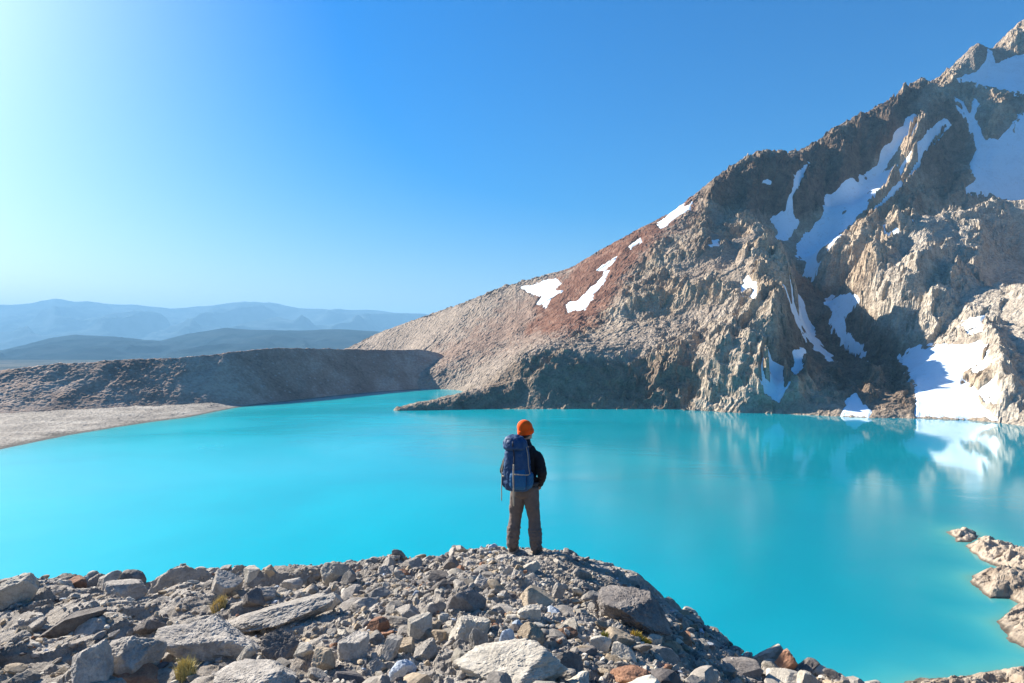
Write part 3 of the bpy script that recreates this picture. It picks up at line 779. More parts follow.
# ------------------------------------------------------------------ the lake
wu = np.concatenate([np.arange(-600, 860, 8.0), np.arange(860, 1150, 2.0), np.arange(1150, 1500, 10.0)])
wdm = np.where(wu < 440, ip(wu, DB) + 25, np.interp(wu, [s[0] for s in SHORE], [s[1] for s in SHORE]) + 30)
wt = np.concatenate([np.linspace(0, 0.06, 4), 0.06 + 0.44 * np.linspace(0, 1, 160)[1:], 0.5 + 0.5 * np.linspace(0, 1, 120)[1:]])
WU = np.broadcast_to(wu, (len(wt), len(wu))); WD = 25 + (wdm - 25) * wt[:, None]
WX = spx(WU) * WD
sdmin = np.max(np.stack([poly_sd(WX, WD, p) for p in allpoly]), 0)
left_d = np.where(WU < 460, (np.interp(WU, [a for a, b in DW], [b for a, b in DW]) - WD), 99)
wob = fbm(WX / 10, WD / 10, 3, 250)
shal = np.exp(-np.clip(-sdmin + wob * 3, 0, None) / 5.0) * 0.65
edge = np.exp(-np.clip(-sdmin + wob * 1.0, 0, None) / 1.1) * 0.6
edge = np.maximum(edge, np.exp(-np.clip(left_d, 0, None) / 3.0) * 0.5 * (WU < 240))
shal = np.maximum(shal, np.exp(-np.clip(left_d, 0, None) / 18.0) * 0.5 * (WU < 460))
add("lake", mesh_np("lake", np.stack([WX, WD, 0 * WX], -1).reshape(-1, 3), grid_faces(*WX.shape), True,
    dict(left_glow=(1 - sstep(-250, 1000, WU)).ravel(), shallow=shal.ravel(), edge=edge.ravel(), calm=(sstep(600, 880, WU + 60 * fbm(WX / 30, WD / 60, 3, 255)) * sstep(130, 230, WD)).ravel())), mat_water(), kind="structure")

# ------------------------------------------------------------------ haze
hb = bmesh.new(); bmesh.ops.create_cube(hb, size=1)
hm = bpy.data.meshes.new("haze"); hb.to_mesh(hm); hb.free()
hz = add("haze", hm, None, kind="stuff")
hz.scale = (50000, 24000, 1064); hz.location = (0, 10400, -64.0 + 532)
m = bpy.data.materials.new("haze_air"); m.use_nodes = True
m.node_tree.nodes.clear()
pv = m.node_tree.nodes.new("ShaderNodeVolumePrincipled"); mo = m.node_tree.nodes.new("ShaderNodeOutputMaterial")
pv.inputs["Color"].default_value = (0.32, 0.66, 1.0, 1)
pv.inputs["Density"].default_value = 0.00009
pv.inputs["Anisotropy"].default_value = 0.0
m.node_tree.links.new(pv.outputs[0], mo.inputs["Volume"])
hm.materials.append(m)

# ------------------------------------------------------------------ loose rocks
def ico(sub):
    b = bmesh.new(); bmesh.ops.create_icosphere(b, subdivisions=sub, radius=1.0)
    V = np.array([v.co[:] for v in b.verts]); Fc = np.array([[v.index for v in f.verts] for f in b.faces]); b.free()
    return V, Fc
ICO = {k: ico(k) for k in (2, 3, 4, 5, 6)}
def rock_shape(sub, seed, npl=12, p=26, nz=0.05, dims=(1, 1, 1)):
    r = np.random.default_rng(seed)
    V, Fc = ICO[sub]; Dn = V / np.linalg.norm(V, axis=1)[:, None]
    N = r.normal(size=(npl, 3)); N /= np.linalg.norm(N, axis=1)[:, None]
    N = np.concatenate([N, -N[: npl // 2] + r.normal(size=(npl // 2, 3)) * 0.2]); N /= np.linalg.norm(N, axis=1)[:, None]
    d = r.uniform(0.50, 0.92, len(N))
    q = np.clip(Dn @ N.T, 0, None) / d
    rad = 1.0 / ((q ** p).sum(1) + 0.85 ** p * 0 + 0.9 ** p) ** (1 / p)
    off = r.uniform(0, 90, 3)
    rad = rad * (1 + nz * 1.6 * fbm3(Dn * 1.6 + off, 3, 300) + nz * 1.0 * fbm3(Dn * 5 + off, 4, 310) + (nz * 0.55 * (np.abs(fbm3(Dn * 13 + off, 3, 320)) * -2.0 + 0.4) if sub >= 4 else 0))
    P = Dn * rad[:, None]
    P = P / (np.abs(P).max(0))
    return P * np.array(dims), Fc

TONES = {
    "grey": mat_rock("grey_stone", (0.14, 0.125, 0.11), (0.30, 0.27, 0.235), (0.47, 0.43, 0.375), (0.27, 0.19, 0.12), 0.3),
    "pale": mat_rock("pale_stone", (0.22, 0.195, 0.16), (0.385, 0.345, 0.285), (0.53, 0.485, 0.405), (0.38, 0.28, 0.18), 0.3),
    "tan": mat_rock("tan_stone", (0.20, 0.15, 0.10), (0.35, 0.28, 0.20), (0.48, 0.40, 0.30), (0.38, 0.22, 0.10), 0.4),
    "rusty": mat_rock("rusty_stone", (0.16, 0.08, 0.05), (0.30, 0.16, 0.10), (0.42, 0.26, 0.16), (0.50, 0.24, 0.08), 0.5),
    "dark": mat_rock("dark_stone", (0.07, 0.06, 0.055), (0.165, 0.145, 0.13), (0.28, 0.25, 0.22), (0.20, 0.14, 0.10), 0.3),
    "bluish": mat_rock("bluish_stone", (0.20, 0.23, 0.27), (0.36, 0.40, 0.45), (0.52, 0.56, 0.60), (0.34, 0.30, 0.26), 0.2),
}
def cast_near(u, v):
    """point of the near hill seen at pixel (u, v)."""
    d = np.arange(2.5, 12, 0.02); x = spx(u) * d
    z = near_h(x, d); vv = CY - (z - CAMZ) / d * F
    k = np.argmax(vv <= v) if (vv <= v).any() else np.argmin(vv)
    return x[k], d[k], z[k]

def place_rock(name, u, v, w, h, tone, label, kind="angular", seed=0, group=None, yaw=None, tilt=0.0, depth=None):
    """a rock whose outline is about w x h pixels round pixel (u, v)."""
    x, D, z = cast_near(u, v + h * 0.32)
    W = w * D / F; Hh = h * D / F
    sub = 6 if w > 70 else 5 if w > 24 else 4
    npl, p, nz = (8, 90, 0.05) if kind == "angular" else (9, 44, 0.085) if kind == "worn" else (6, 120, 0.04)
    dims = (W / 2, (depth or random.uniform(0.7, 1.0)) * W / 2, Hh / 2 * 1.35)
    P, Fc = rock_shape(sub, 1000 + seed, npl, p, nz, dims)
    me = mesh_np(name, P, Fc, False)
    o = add(name, me, TONES[tone], label=label, category="rock", group=group)
    o.rotation_euler = (random.uniform(-.1, .1), tilt, random.uniform(-.25, .25) if yaw is None else yaw)
    o.location = (x, D + 0.1 * W, CAMZ + svz(v) * D - Hh * 0.17)
    return o

HERO = [
    (8, 594, 50, 36, "pale", "worn", "big sun-bleached boulder cut by the picture's left border", 0),
    (70, 622, 74, 22, "dark", "slab", "long dark slab tilted among the ledges on the left", -0.28),
    (88, 629, 36, 16, "grey", "slab", "short grey slab leaning in front of the long dark slab", -0.25),
    (88, 664, 50, 46, "grey", "worn", "tall bluish-grey boulder at the bottom left beside the wide one", -0.15),
    (128, 655, 66, 38, "grey", "worn", "wide bluish-grey boulder touching the tall one at bottom left", -0.2),
    (140, 678, 52, 16, "rusty", "slab", "flat reddish slab under the wide grey boulder", -0.05),
    (28, 581, 20, 14, "grey", "angular", "squarish grey block on the skyline beside the bleached boulder", 0),
    (76, 583, 24, 16, "rusty", "angular", "reddish grey block on the left skyline", 0),
    (106, 582, 34, 20, "grey", "slab", "leaning grey slab on the left skyline", -0.35),
    (130, 579, 28, 18, "dark", "angular", "dark jagged block on the left skyline", 0.1),
    (120, 589, 44, 18, "grey", "worn", "wide grey block below the dark jagged skyline block", -0.1),
    (222, 583, 36, 22, "grey", "angular", "pointed grey boulder with a shaded right face left of the white skyline rock", 0),
    (252, 572, 22, 14, "pale", "angular", "whitish rock on the skyline, the brightest of the left crest", 0.2),
    (271, 571, 14, 12, "tan", "angular", "small tan rock on the skyline next to the whitish one", 0),
    (252, 598, 24, 18, "dark", "angular", "dark blocky rock below the whitish skyline rock", 0.1),
    (266, 594, 20, 22, "grey", "angular", "upright grey block beside the dark blocky rock", -0.1),
    (290, 585, 26, 14, "grey", "slab", "flat grey rock resting on the left crest rubble", -0.15),
    (278, 615, 108, 20, "grey", "worn", "long smooth bedrock hump rising to the right", -0.24),
    (205, 644, 120, 38, "grey", "worn", "wide rounded bedrock hump with a dark hollow beneath", 0.12),
    (283, 644, 46, 28, "dark", "worn", "dark brownish boulder right of the rounded bedrock hump", 0.25),
    (245, 655, 22, 16, "pale", "angular", "small pale block in the dark hollow", -0.2),
    (255, 676, 96, 28, "grey", "worn", "large rough light-grey slab at the bottom border left of centre", -0.12),
    (322, 661, 24, 22, "tan", "angular", "brown block standing on a flat stone", 0),
    (318, 674, 24, 11, "grey", "slab", "flat stone under the brown block", 0.05),
    (303, 650, 20, 15, "pale", "angular", "pale stone between the dark boulder and the brown block", 0),
    (335, 573, 30, 24, "pale", "angular", "large light boulder on the skyline left of the hiker", -0.3),
    (347, 578, 18, 16, "grey", "angular", "grey boulder leaning on the large light skyline boulder", 0.1),
    (330, 602, 36, 20, "pale", "slab", "tilted pale slab below the large light skyline boulder", -0.35),
    (418, 629, 30, 28, "pale", "angular", "pale cube-like boulder with a shaded right side", 0.1),
    (470, 628, 42, 34, "pale", "worn", "pale rounded boulder in the middle of the rubble", 0.1),
    (478, 640, 20, 26, "grey", "worn", "grey egg-shaped stone leaning on the pale rounded boulder", 0),
    (466, 600, 38, 30, "dark", "angular", "dark sloping boulder above the pale rounded boulder", 0.45),
    (427, 651, 28, 22, "grey", "worn", "rounded grey stone below the pale cube-like boulder", 0),
    (405, 647, 28, 15, "tan", "worn", "brown oval stone left of the rounded grey stone", 0.2),
    (404, 669, 32, 20, "bluish", "angular", "bluish white boulder near the bottom border", -0.2),
    (375, 668, 26, 18, "grey", "worn", "domed grey stone left of the bluish white boulder", 0),
    (512, 669, 112, 36, "pale", "worn", "huge flat cream boulder at the bottom border", -0.06),
    (568, 667, 34, 26, "dark", "angular", "dark block against the right end of the huge cream boulder", 0.4),
    (355, 648, 36, 30, "grey", "angular", "large grey boulder with a rough lit top left of centre", -0.1),
    (388, 650, 18, 32, "grey", "slab", "upright thin grey stone standing on its edge", 0.5),
    (482, 583, 20, 16, "grey", "worn", "rounded grey rock below and left of the hiker", 0.1),
    (441, 637, 24, 12, "tan", "worn", "tan oval stone wedged beside the pale rounded boulder", 0),
    (378, 625, 24, 13, "rusty", "slab", "reddish broken slab in the centre rubble", -0.3),
    (386, 634, 16, 11, "rusty", "angular", "small orange-stained rock below the reddish broken slab", 0),
    (452, 563, 20, 12, "dark", "angular", "dark rock on the crest left of the hiker", 0),
    (536, 595, 42, 16, "tan", "slab", "long brownish block below the hiker's feet", 0.1),
    (557, 593, 16, 20, "grey", "worn", "round-topped stone at the right end of the long brownish block", 0),
    (532, 612, 32, 20, "pale", "worn", "smooth light boulder below the long brownish block", 0.2),
    (530, 636, 30, 22, "tan", "angular", "tilted blocky boulder above the huge cream boulder", -0.35),
    (506, 640, 16, 24, "bluish", "slab", "upright bluish stone above the huge cream boulder", 0.1),
    (630, 678, 46, 22, "rusty", "worn", "orange-brown boulder at the bottom border", -0.1),
    (640, 606, 84, 38, "dark", "worn", "dark rounded bedrock dome on the right flank", 0.5),
    (600, 645, 26, 16, "pale", "angular", "pale angular rock left of the yellow plants", -0.2),
    (624, 652, 30, 16, "pale", "slab", "pale flat rock just below the yellow plants", 0.15),
    (655, 640, 16, 12, "pale", "angular", "small pale rock right of the yellow plants", 0),
    (690, 613, 18, 9, "pale", "slab", "pale chip on the steep right skyline", 0.2),
    (768, 658, 34, 30, "pale", "angular", "cream boulder on the right skyline", 0.2),
    (786, 662, 24, 28, "rusty", "angular", "rust-stained boulder leaning on the cream skyline boulder", 0.5),
    (743, 669, 38, 16, "dark", "slab", "dark flat slab left of the cream skyline boulder", 0.1),
    (786, 678, 44, 14, "pale", "slab", "white flat slab near the bottom border at the right", 0.1),
    (818, 672, 24, 14, "pale", "angular", "pale block low on the right skyline", 0.2),
    (836, 678, 26, 10, "dark", "slab", "dark slab at the end of the right skyline", 0.35),
    (808, 681, 26, 16, "pale", "angular", "pale block below the white flat slab's end", 0.2),
]
occ = []
for k, (u, v, w, h, tone, kind, lab, tilt) in enumerate(HERO):
    o = place_rock("boulder" if w > 22 else "stone", u, v, w, h, tone, lab, kind, k, tilt=tilt)
    occ.append((u, v, w * 0.42, h * 0.42))
occ = np.array(occ)

# scattered stones: many throws; the largest in the picture become objects, the rest is one rubble mesh
NT_ = 20000
su = rng.uniform(-30, 1000, NT_); sD = 3.6 + (rng.random(NT_) ** 0.8) * 7.2
ssz = np.clip(0.022 * (1 - rng.random(NT_)) ** (-1 / 1.9), 0.022, 0.16)
sX = spx(su) * sD
sb, se = near_base(su, sD)
dens = 0.35 + 0.65 * sstep(-0.15, 0.25, fbm(sX / 1.1, sD / 1.1, 3, 400))
dens *= np.where(su < 330, np.where(ssz < 0.06, 0.5, 0.25), 1.0)
dens *= np.where((su > 560) & (su < 690) & (sD > 7.6), 0.35, 1.0)
ok = (rng.random(NT_) < dens) & (se < 0.25) & ~((np.abs(sX - PX) < 0.42) & (sD > 8.0) & (sD < 9.75) & (ssz > 0.03))
sZ = near_h(sX, sD)
svv = CY - (sZ - CAMZ) / sD * F
ok &= (svv < 720)
for (ou, ov, ow, oh) in occ:
    ok &= ~((((su - ou) / ow) ** 2 + ((svv - ov) / oh) ** 2 < 1.0) & (ssz * F / sD > 4))
su, sD, ssz, sX, sZ, svv = (a[ok] for a in (su, sD, ssz, sX, sZ, svv))
px = ssz * F / sD
order = np.argsort(-px)
inview = (su > 0) & (su < 1000) & (svv < 683)
N_IND = 225
ind = [i for i in order if inview[i]][:N_IND]
rest = np.array([i for i in order if i not in set(ind)])
base_rocks = []
for k in range(16):
    kind = k % 4
    npl, p, nz = ((8, 90, .05), (7, 120, .05), (9, 50, .07), (6, 100, .04))[kind]
    dims = ((1, .8, .62), (1, .75, .5), (1, .85, .7), (1, .7, .38))[kind]
    P, Fc = rock_shape(4, 2000 + k, npl, p, nz, dims)
    me = mesh_np("stone", P, Fc, False); me.materials.append(TONES["grey"]); base_rocks.append(me)
tone_names = list(TONES); tone_p = np.array([0.53, 0.14, 0.17, 0.03, 0.11, 0.02])
SHAPE = {0: "angular", 1: "broken", 2: "worn", 3: "flat"}
for i in ind:
    tone = tone_names[rng.choice(6, p=tone_p)]; k = int(rng.integers(16))
    zone = ("on the left ledges" if su[i] < 330 else "in the rubble below the hiker" if su[i] < 600 else "on the right flank")
    size = "medium" if px[i] > 14 else "small"
    if svv[i] < 0: continue
    band = "near the crest" if sD[i] > 7.6 else "near the bottom border"
    lab = f"{size} {tone} {SHAPE[k % 4]} stone {zone}, {band}"
    o = bpy.data.objects.new("stone", base_rocks[k]); COL.objects.link(o)
    o.material_slots[0].link = 'OBJECT'; o.material_slots[0].material = TONES[tone]
    o["label"] = lab; o["category"] = "stone"; o["group"] = f"{size} {tone} {SHAPE[k % 4]} stones {zone} {band}"
    s_ = ssz[i] * rng.uniform(.9, 1.1)
    o.scale = (s_, s_ * rng.uniform(.8, 1.1), s_ * rng.uniform(.75, 1.15))
    o.rotation_euler = (rng.normal(0, .22), rng.normal(0, .22), rng.uniform(0, 6.28))
    o.location = (sX[i], sD[i], sZ[i] + s_ * 0.02)

TCOL = np.array([(0.32, 0.285, 0.245), (0.50, 0.455, 0.38), (0.38, 0.30, 0.21), (0.30, 0.16, 0.10), (0.14, 0.125, 0.12), (0.36, 0.40, 0.45)])
VS, FS, CS = [], [], []; off = 0
small_base = [[rock_shape(s, 3000 + k, 7, 90, .04, (1, .8, .6)) for k in range(14)] for s in (2, 3)]
# extra grit
ne = 16000
eu = rng.uniform(-30, 1000, ne); eD = 3.6 + rng.random(ne) * 6.6; eX = spx(eu) * eD
_, ee = near_base(eu, eD)
den = sstep(-0.1, 0.3, fbm(eX / 0.8, eD / 0.8, 3, 420)) * np.where(eu < 330, 0.45, 1.0)
kp = (rng.random(ne) < den) & (ee < 0.15) & (np.hypot(eX - PX, eD - PD) > 0.3)
eX, eD = eX[kp], eD[kp]; eZ = near_h(eX, eD); es = np.clip(0.012 * (1 - rng.random(len(eX))) ** (-1 / 2.2), 0.012, 0.05)
rx = np.concatenate([sX[rest], eX]); ry = np.concatenate([sD[rest], eD]); rz = np.concatenate([sZ[rest], eZ]); rs = np.concatenate([ssz[rest], es])
for x, y, z, s_ in zip(rx, ry, rz, rs):
    P, Fc = small_base[1 if s_ * F / y > 5 else 0][int(rng.integers(14))]
    a, b, c = rng.normal(0, .35), rng.normal(0, .35), rng.uniform(0, 6.28)
    M = np.array(Euler((a, b, c)).to_matrix())
    Q = (P * (s_, s_ * rng.uniform(.7, 1.1), s_ * rng.uniform(.7, 1.2))) @ M.T + (x, y, z + s_ * 0.08)
    VS.append(Q); FS.append(Fc + off); off += len(Q)
    CS.append(np.repeat((TCOL[rng.choice(6, p=tone_p)] * rng.uniform(.75, 1.2))[None], len(Q), 0))
add("rubble", mesh_np("rubble", np.concatenate(VS), np.concatenate(FS), False, dict(tone=np.concatenate(CS))), mat_rubble(), kind="stuff")

# ------------------------------------------------------------------ tufts of dry plants
def tuft(u, v, wpx, n, col, label, hgt, seed):
    x, D, z = cast_near(u, v); r = np.random.default_rng(seed); rad = wpx * D / F / 2
    V, Fc = [], []
    for i in range(n):
        a = r.uniform(0, 6.28); q = rad * math.sqrt(r.random()) * 0.8
        bx, by = q * math.cos(a), q * math.sin(a) * 0.7
        L = hgt * r.uniform(.5, 1.1); lean = r.normal(0, .5, 2) * L * 0.7; w = 0.004
        t = r.uniform(0, 3.14); ex, ey = math.cos(t) * w, math.sin(t) * w
        k = len(V)
        bz = float(near_h(np.array([x + bx]), np.array([D + by]))[0]) - z
        V += [(bx - ex, by - ey, bz - .02), (bx + ex, by + ey, bz - .02), (bx + lean[0] * .4 + ex * .7, by + lean[1] * .4 + ey * .7, bz + L * .6), (bx + lean[0] * .4 - ex * .7, by + lean[1] * .4 - ey * .7, bz + L * .6),
              (bx + lean[0] + ex * .1, by + lean[1], bz + L), (bx + lean[0] - ex * .1, by + lean[1], bz + L)]
        Fc += [(k, k + 1, k + 2, k + 3), (k + 3, k + 2, k + 4, k + 5)]
    s = NT("dry_grass"); c = s.ramp(s.noise(s.coords(), 30, 3), [(0.35, col), (0.65, tuple(min(1, q * 1.5) for q in col))])
    o = add("grass_tuft", mesh_np("grass_tuft", np.array(V), np.array(Fc), False), s.out(c, .8, .2), label=label, category="plant", group="dry plant tufts between the rocks")
    o.location = (x, D, z)
tuft(219, 609, 18, 420, (0.46, 0.36, 0.15), "dry straw-coloured tuft below the pointed grey boulder", 0.10, 1)
tuft(186, 676, 22, 420, (0.44, 0.36, 0.14), "yellowish tuft at the bottom border in the dark hollow", 0.10, 2)
tuft(641, 641, 26, 600, (0.34, 0.24, 0.04), "golden yellow low plant among the pale rocks on the right flank", 0.05, 3)
tuft(606, 641, 10, 160, (0.26, 0.25, 0.06), "small greenish tuft left of the golden plant", 0.05, 4)

# ------------------------------------------------------------------ the hiker
def ring_loft(rings, seg=28, expo=2.0):
    """rings: (cx, cy, cz, rx, ry[, axis frame]) horizontal unless a frame (3x3) is given."""
    V, Fc = [], []
    for rg in rings:
        c = np.array(rg[:3]); rx, ry = rg[3], rg[4]
        fr = rg[5] if len(rg) > 5 else np.eye(3)
        for i in range(seg):
            a = 2 * math.pi * i / seg; ca_, sa_ = math.cos(a), math.sin(a)
            x = math.copysign(abs(ca_) ** (2 / expo), ca_) * rx; y = math.copysign(abs(sa_) ** (2 / expo), sa_) * ry
            V.append(c + fr[:, 0] * x + fr[:, 1] * y)
    n = len(rings)
    for j in range(n - 1):
        for i in range(seg):
            a, b = j * seg + i, j * seg + (i + 1) % seg
            Fc.append((a, b, b + seg, a + seg))
    V = [tuple(v) for v in V]
    Fc.append(tuple(range(seg))[::-1]); Fc.append(tuple((n - 1) * seg + i for i in range(seg)))
    return V, Fc
def tube(pts, radii, seg=16, flat=1.0):
    pts = [np.array(p, float) for p in pts]; rings = []
    up = None
    for i, p in enumerate(pts):
        t = pts[min(i + 1, len(pts) - 1)] - pts[max(i - 1, 0)]; t /= np.linalg.norm(t)
        if up is None:
            up = np.array([0, 1.0, 0]) if abs(t[1]) < 0.9 else np.array([1.0, 0, 0])
        xa = np.cross(up, t); xa /= np.linalg.norm(xa); ya = np.cross(t, xa); up = ya
        rings.append((*p, radii[i], radii[i] * flat, np.stack([xa, ya, t], 1)))
    return ring_loft(rings, seg)
def smooth_path(pts, radii, k=6):
    """Catmull-Rom resample."""
    P = np.array(pts, float); Rr = np.array(radii, float); Q = np.column_stack([P, Rr]); Q = np.vstack([2 * Q[0] - Q[1], Q, 2 * Q[-1] - Q[-2]])
    out = []
    for i in range(1, len(Q) - 2):
        for t in np.linspace(0, 1, k, endpoint=False):
            a, b, c, d = Q[i - 1:i + 3]
            out.append(0.5 * (2 * b + (c - a) * t + (2 * a - 5 * b + 4 * c - d) * t * t + (3 * b - a - 3 * c + d) * t ** 3))
    out.append(Q[-2]); out = np.array(out)
    return out[:, :3], out[:, 3]
def ellipsoid(c, r, sub=3):
    V, Fc = ICO[sub]; return [tuple(v) for v in V * np.array(r) + np.array(c)], [tuple(f) for f in Fc]
def join(parts):
    V, Fc = [], []
    for v, f in parts:
        k = len(V); V += list(v); Fc += [tuple(i + k for i in q) for q in f]
    return V, Fc
def solid(name, parts, voxel, smooth_it=3, disp=None):
    """union of closed pieces as one continuous skin."""
    V, Fc = join(parts)
    me = bpy.data.meshes.new(name); me.from_pydata(V, [], Fc); me.update()
    o = bpy.data.objects.new(name, me); COL.objects.link(o)
    md_ = o.modifiers.new("remesh", 'REMESH'); md_.mode = 'VOXEL'; md_.voxel_size = voxel
    if smooth_it:
        sm = o.modifiers.new("smooth", 'SMOOTH'); sm.iterations = smooth_it; sm.factor = 0.5
    dg = bpy.context.evaluated_depsgraph_get()
    m2 = bpy.data.meshes.new_from_object(o.evaluated_get(dg)); m2.name = name
    bpy.data.objects.remove(o); bpy.data.meshes.remove(me)
    if disp is not None:
        n = len(m2.vertices); co = np.empty(n * 3, np.float32); m2.vertices.foreach_get("co", co)
        no = np.empty(n * 3, np.float32); m2.vertices.foreach_get("normal", no)
        co = co.reshape(-1, 3).astype(float); no = no.reshape(-1, 3)
        co = co + no * disp(co)[:, None]
        m2.vertices.foreach_set("co", co.astype(np.float32).ravel()); m2.update()
    m2.polygons.foreach_set("use_smooth", np.ones(len(m2.polygons), bool))
    return m2
def plain(name, parts, smooth=True):
    V, Fc = join(parts); me = bpy.data.meshes.new(name); me.from_pydata(V, [], Fc); me.update()
    me.polygons.foreach_set("use_smooth", np.full(len(me.polygons), smooth)); return me

skin = mat_cloth("skin", (0.42, 0.24, 0.16), (0.50, 0.30, 0.21), 90, 0.6, 0.001)
m_jacket = mat_cloth("black_fleece", (0.010, 0.010, 0.013), (0.022, 0.022, 0.026), 120)
m_trouser = mat_cloth("brown_trouser_cloth", (0.10, 0.078, 0.068), (0.155, 0.12, 0.105), 150)
m_hat = mat_cloth("orange_knit", (0.92, 0.078, 0.005), (1.0, 0.13, 0.008), 160, 0.9, 0.006)
m_pack = mat_cloth("blue_pack_fabric", (0.012, 0.045, 0.115), (0.025, 0.075, 0.17), 90, 0.6)
m_pack2 = mat_cloth("teal_pack_fabric", (0.006, 0.075, 0.19), (0.012, 0.115, 0.26), 90, 0.6)
m_web = mat_cloth("tan_webbing", (0.30, 0.25, 0.19), (0.42, 0.36, 0.28), 200)
m_dweb = mat_cloth("dark_webbing", (0.02, 0.022, 0.03), (0.04, 0.042, 0.05), 200)
m_boot = mat_cloth("brown_boot_leather", (0.06, 0.045, 0.035), (0.11, 0.085, 0.065), 60, 0.7)
m_sole = mat_cloth("pale_rubber", (0.20, 0.18, 0.16), (0.28, 0.26, 0.23), 60, 0.8)
m_hair = mat_cloth("dark_hair", (0.03, 0.02, 0.014), (0.06, 0.04, 0.03), 200, 0.6)

YAW = R(-20)
person = None
HEAD = np.array([0.012, 0.035, 1.635]); HYAW = R(-22)
Hm = np.array(Euler((R(6), 0, HYAW)).to_matrix())
def hd(parts):
    return [([tuple(Hm @ np.array(v) + HEAD) for v in V], Fc) for V, Fc in parts]
head_parts = hd([ellipsoid((0, -.005, .03), (.076, .096, .098)), ellipsoid((0, .025, -.045), (.058, .070, .072)), ellipsoid((0, .098, -.012), (.014, .022, .030)),
                 ellipsoid((0, .080, -.062), (.026, .016, .013)), ellipsoid((0, .075, -.10), (.026, .022, .018)),
                 ellipsoid((.079, -.01, -.012), (.010, .020, .032)), ellipsoid((-.079, -.01, -.012), (.010, .020, .032)),
                 ellipsoid((.030, .078, .012), (.017, .016, .012)), ellipsoid((-.030, .078, .012), (.017, .016, .012)), ellipsoid((0, .078, .035), (.055, .018, .010))])
def arm(sx, grow=0.0, wrist_ext=0.0):
    P, Rr = smooth_path([(sx * .135, -.005, 1.345), (sx * .200, -.012, 1.285), (sx * .262, -.055, 1.13), (sx * .255, -.03, 1.07), (sx * .215, .045, .985), (sx * .185, .085, .93)],
                        [.048 + grow, .055 + grow, .047 + grow, .045 + grow, .036 + grow, .03 + grow])
    return tube(P, Rr)
def leg(sx, grow=0.0, flare=0.0, zlow=.06):
    P, Rr = smooth_path([(sx * .085, 0, .90), (sx * .10, .0, .72), (sx * .132, .012, .48), (sx * .152, -.01, .30), (sx * .166, -.01, .12), (sx * .168, -.005, zlow)],
                        [.092 + grow, .088 + grow, .060 + grow + flare * .5, .056 + grow + flare, .045 + grow + flare, .042 + grow + flare])
    return tube(P, Rr, 20)
hand_parts = []
for sx in (-1, 1):
    hand_parts.append(ellipsoid((sx * .172, .10, .89), (.036, .020, .045), 2))
    for q, (oy, ln) in enumerate(((.024, .065), (.008, .075), (-.008, .070), (-.022, .055))):
        P, Rr = smooth_path([(sx * .165, .10 + oy, .87), (sx * .158, .105 + oy, .835), (sx * .150, .105 + oy, .835 - ln * .6)], [.009, .0085, .007], 4)
        hand_parts.append(tube(P, Rr, 8))
    P, Rr = smooth_path([(sx * .175, .125, .90), (sx * .165, .145, .875), (sx * .155, .150, .85)], [.011, .010, .008], 4)
    hand_parts.append(tube(P, Rr, 8))
body_parts = head_parts + hand_parts + [tube(*smooth_path([(0, .0, 1.42), (.005, .012, 1.50), (.01, .025, 1.58)], [.062, .056, .058]))] + \
    [ring_loft([(0, 0, .80, .15, .105), (0, 0, .92, .155, .105), (0, 0, 1.05, .140, .10), (0, 0, 1.2, .155, .11), (0, 0, 1.33, .175, .105), (0, 0, 1.40, .14, .085), (0, 0, 1.45, .07, .06)])] + \
    [arm(s, -.004) for s in (-1, 1)] + [leg(s, -.004) for s in (-1, 1)] + [ellipsoid((s * .168, .05, .05), (.042, .11, .04)) for s in (-1, 1)]
person = add("person", solid("person", body_parts, 0.007, 2), skin, label="hiker in orange knit cap and black jacket standing on the rocky crest", category="person")
person.location = (PX, PD, FEETZ); person.rotation_euler = (0, 0, YAW)

def folds(scale, amp, seed, stretch=(1, 1, 1)):
    st = np.array(stretch)
    return lambda co: amp * (1 - np.abs(fbm3(co * st * scale, 3, seed)) * 2.6) + amp * 0.6 * fbm3(co * st * scale * 2.2, 2, seed + 5)
jacket = add("jacket", solid("jacket", [
    ring_loft([(0, 0, .875, .168, .122), (0, 0, .93, .172, .124), (0, 0, 1.02, .165, .120), (0, 0, 1.12, .165, .122), (0, 0, 1.24, .185, .128), (0, 0, 1.32, .195, .122), (0, 0, 1.375, .170, .108), (0, 0.005, 1.425, .135, .092), (0, .010, 1.462, .092, .078), (0, .018, 1.535, .070, .070)]),
    arm(-1, .014), arm(1, .014)], 0.008, 3, folds(9, .007, 500, (1, 1, 1.6))), m_jacket, person)
trousers = add("trousers", solid("trousers", [
    ring_loft([(0, 0, .985, .160, .115), (0, 0, .92, .172, .125), (0, 0, .85, .182, .138), (0, 0, .79, .175, .130), (0, 0, .755, .10, .09)][::-1]),
    leg(-1, .014, .012, .085), leg(1, .014, .012, .085), ellipsoid((.165, -.015, .60), (.045, .06, .085)), ellipsoid((-.165, -.015, .60), (.045, .06, .085))], 0.008, 3,
    lambda co: folds(11, .009, 520, (1, 1, 1.5))(co) * (0.55 + 0.9 * (co[:, 2] < .35))), m_trouser, person)
for sx in (-1, 1):
    bt = ring_loft([(sx * .170, .045, .022, .048, .135), (sx * .170, .045, .055, .048, .132), (sx * .169, .02, .085, .046, .10), (sx * .168, -.015, .12, .046, .066), (sx * .167, -.02, .175, .048, .060)], 24, 2.6)
    boot = add("boot", solid("boot", [bt], .007, 3), m_boot, person)
    add("sole", plain("sole", [ring_loft([(sx * .170, .045, .0, .050, .138), (sx * .170, .045, .026, .053, .141)], 28, 2.6)], False), m_sole, boot)
hatp = []
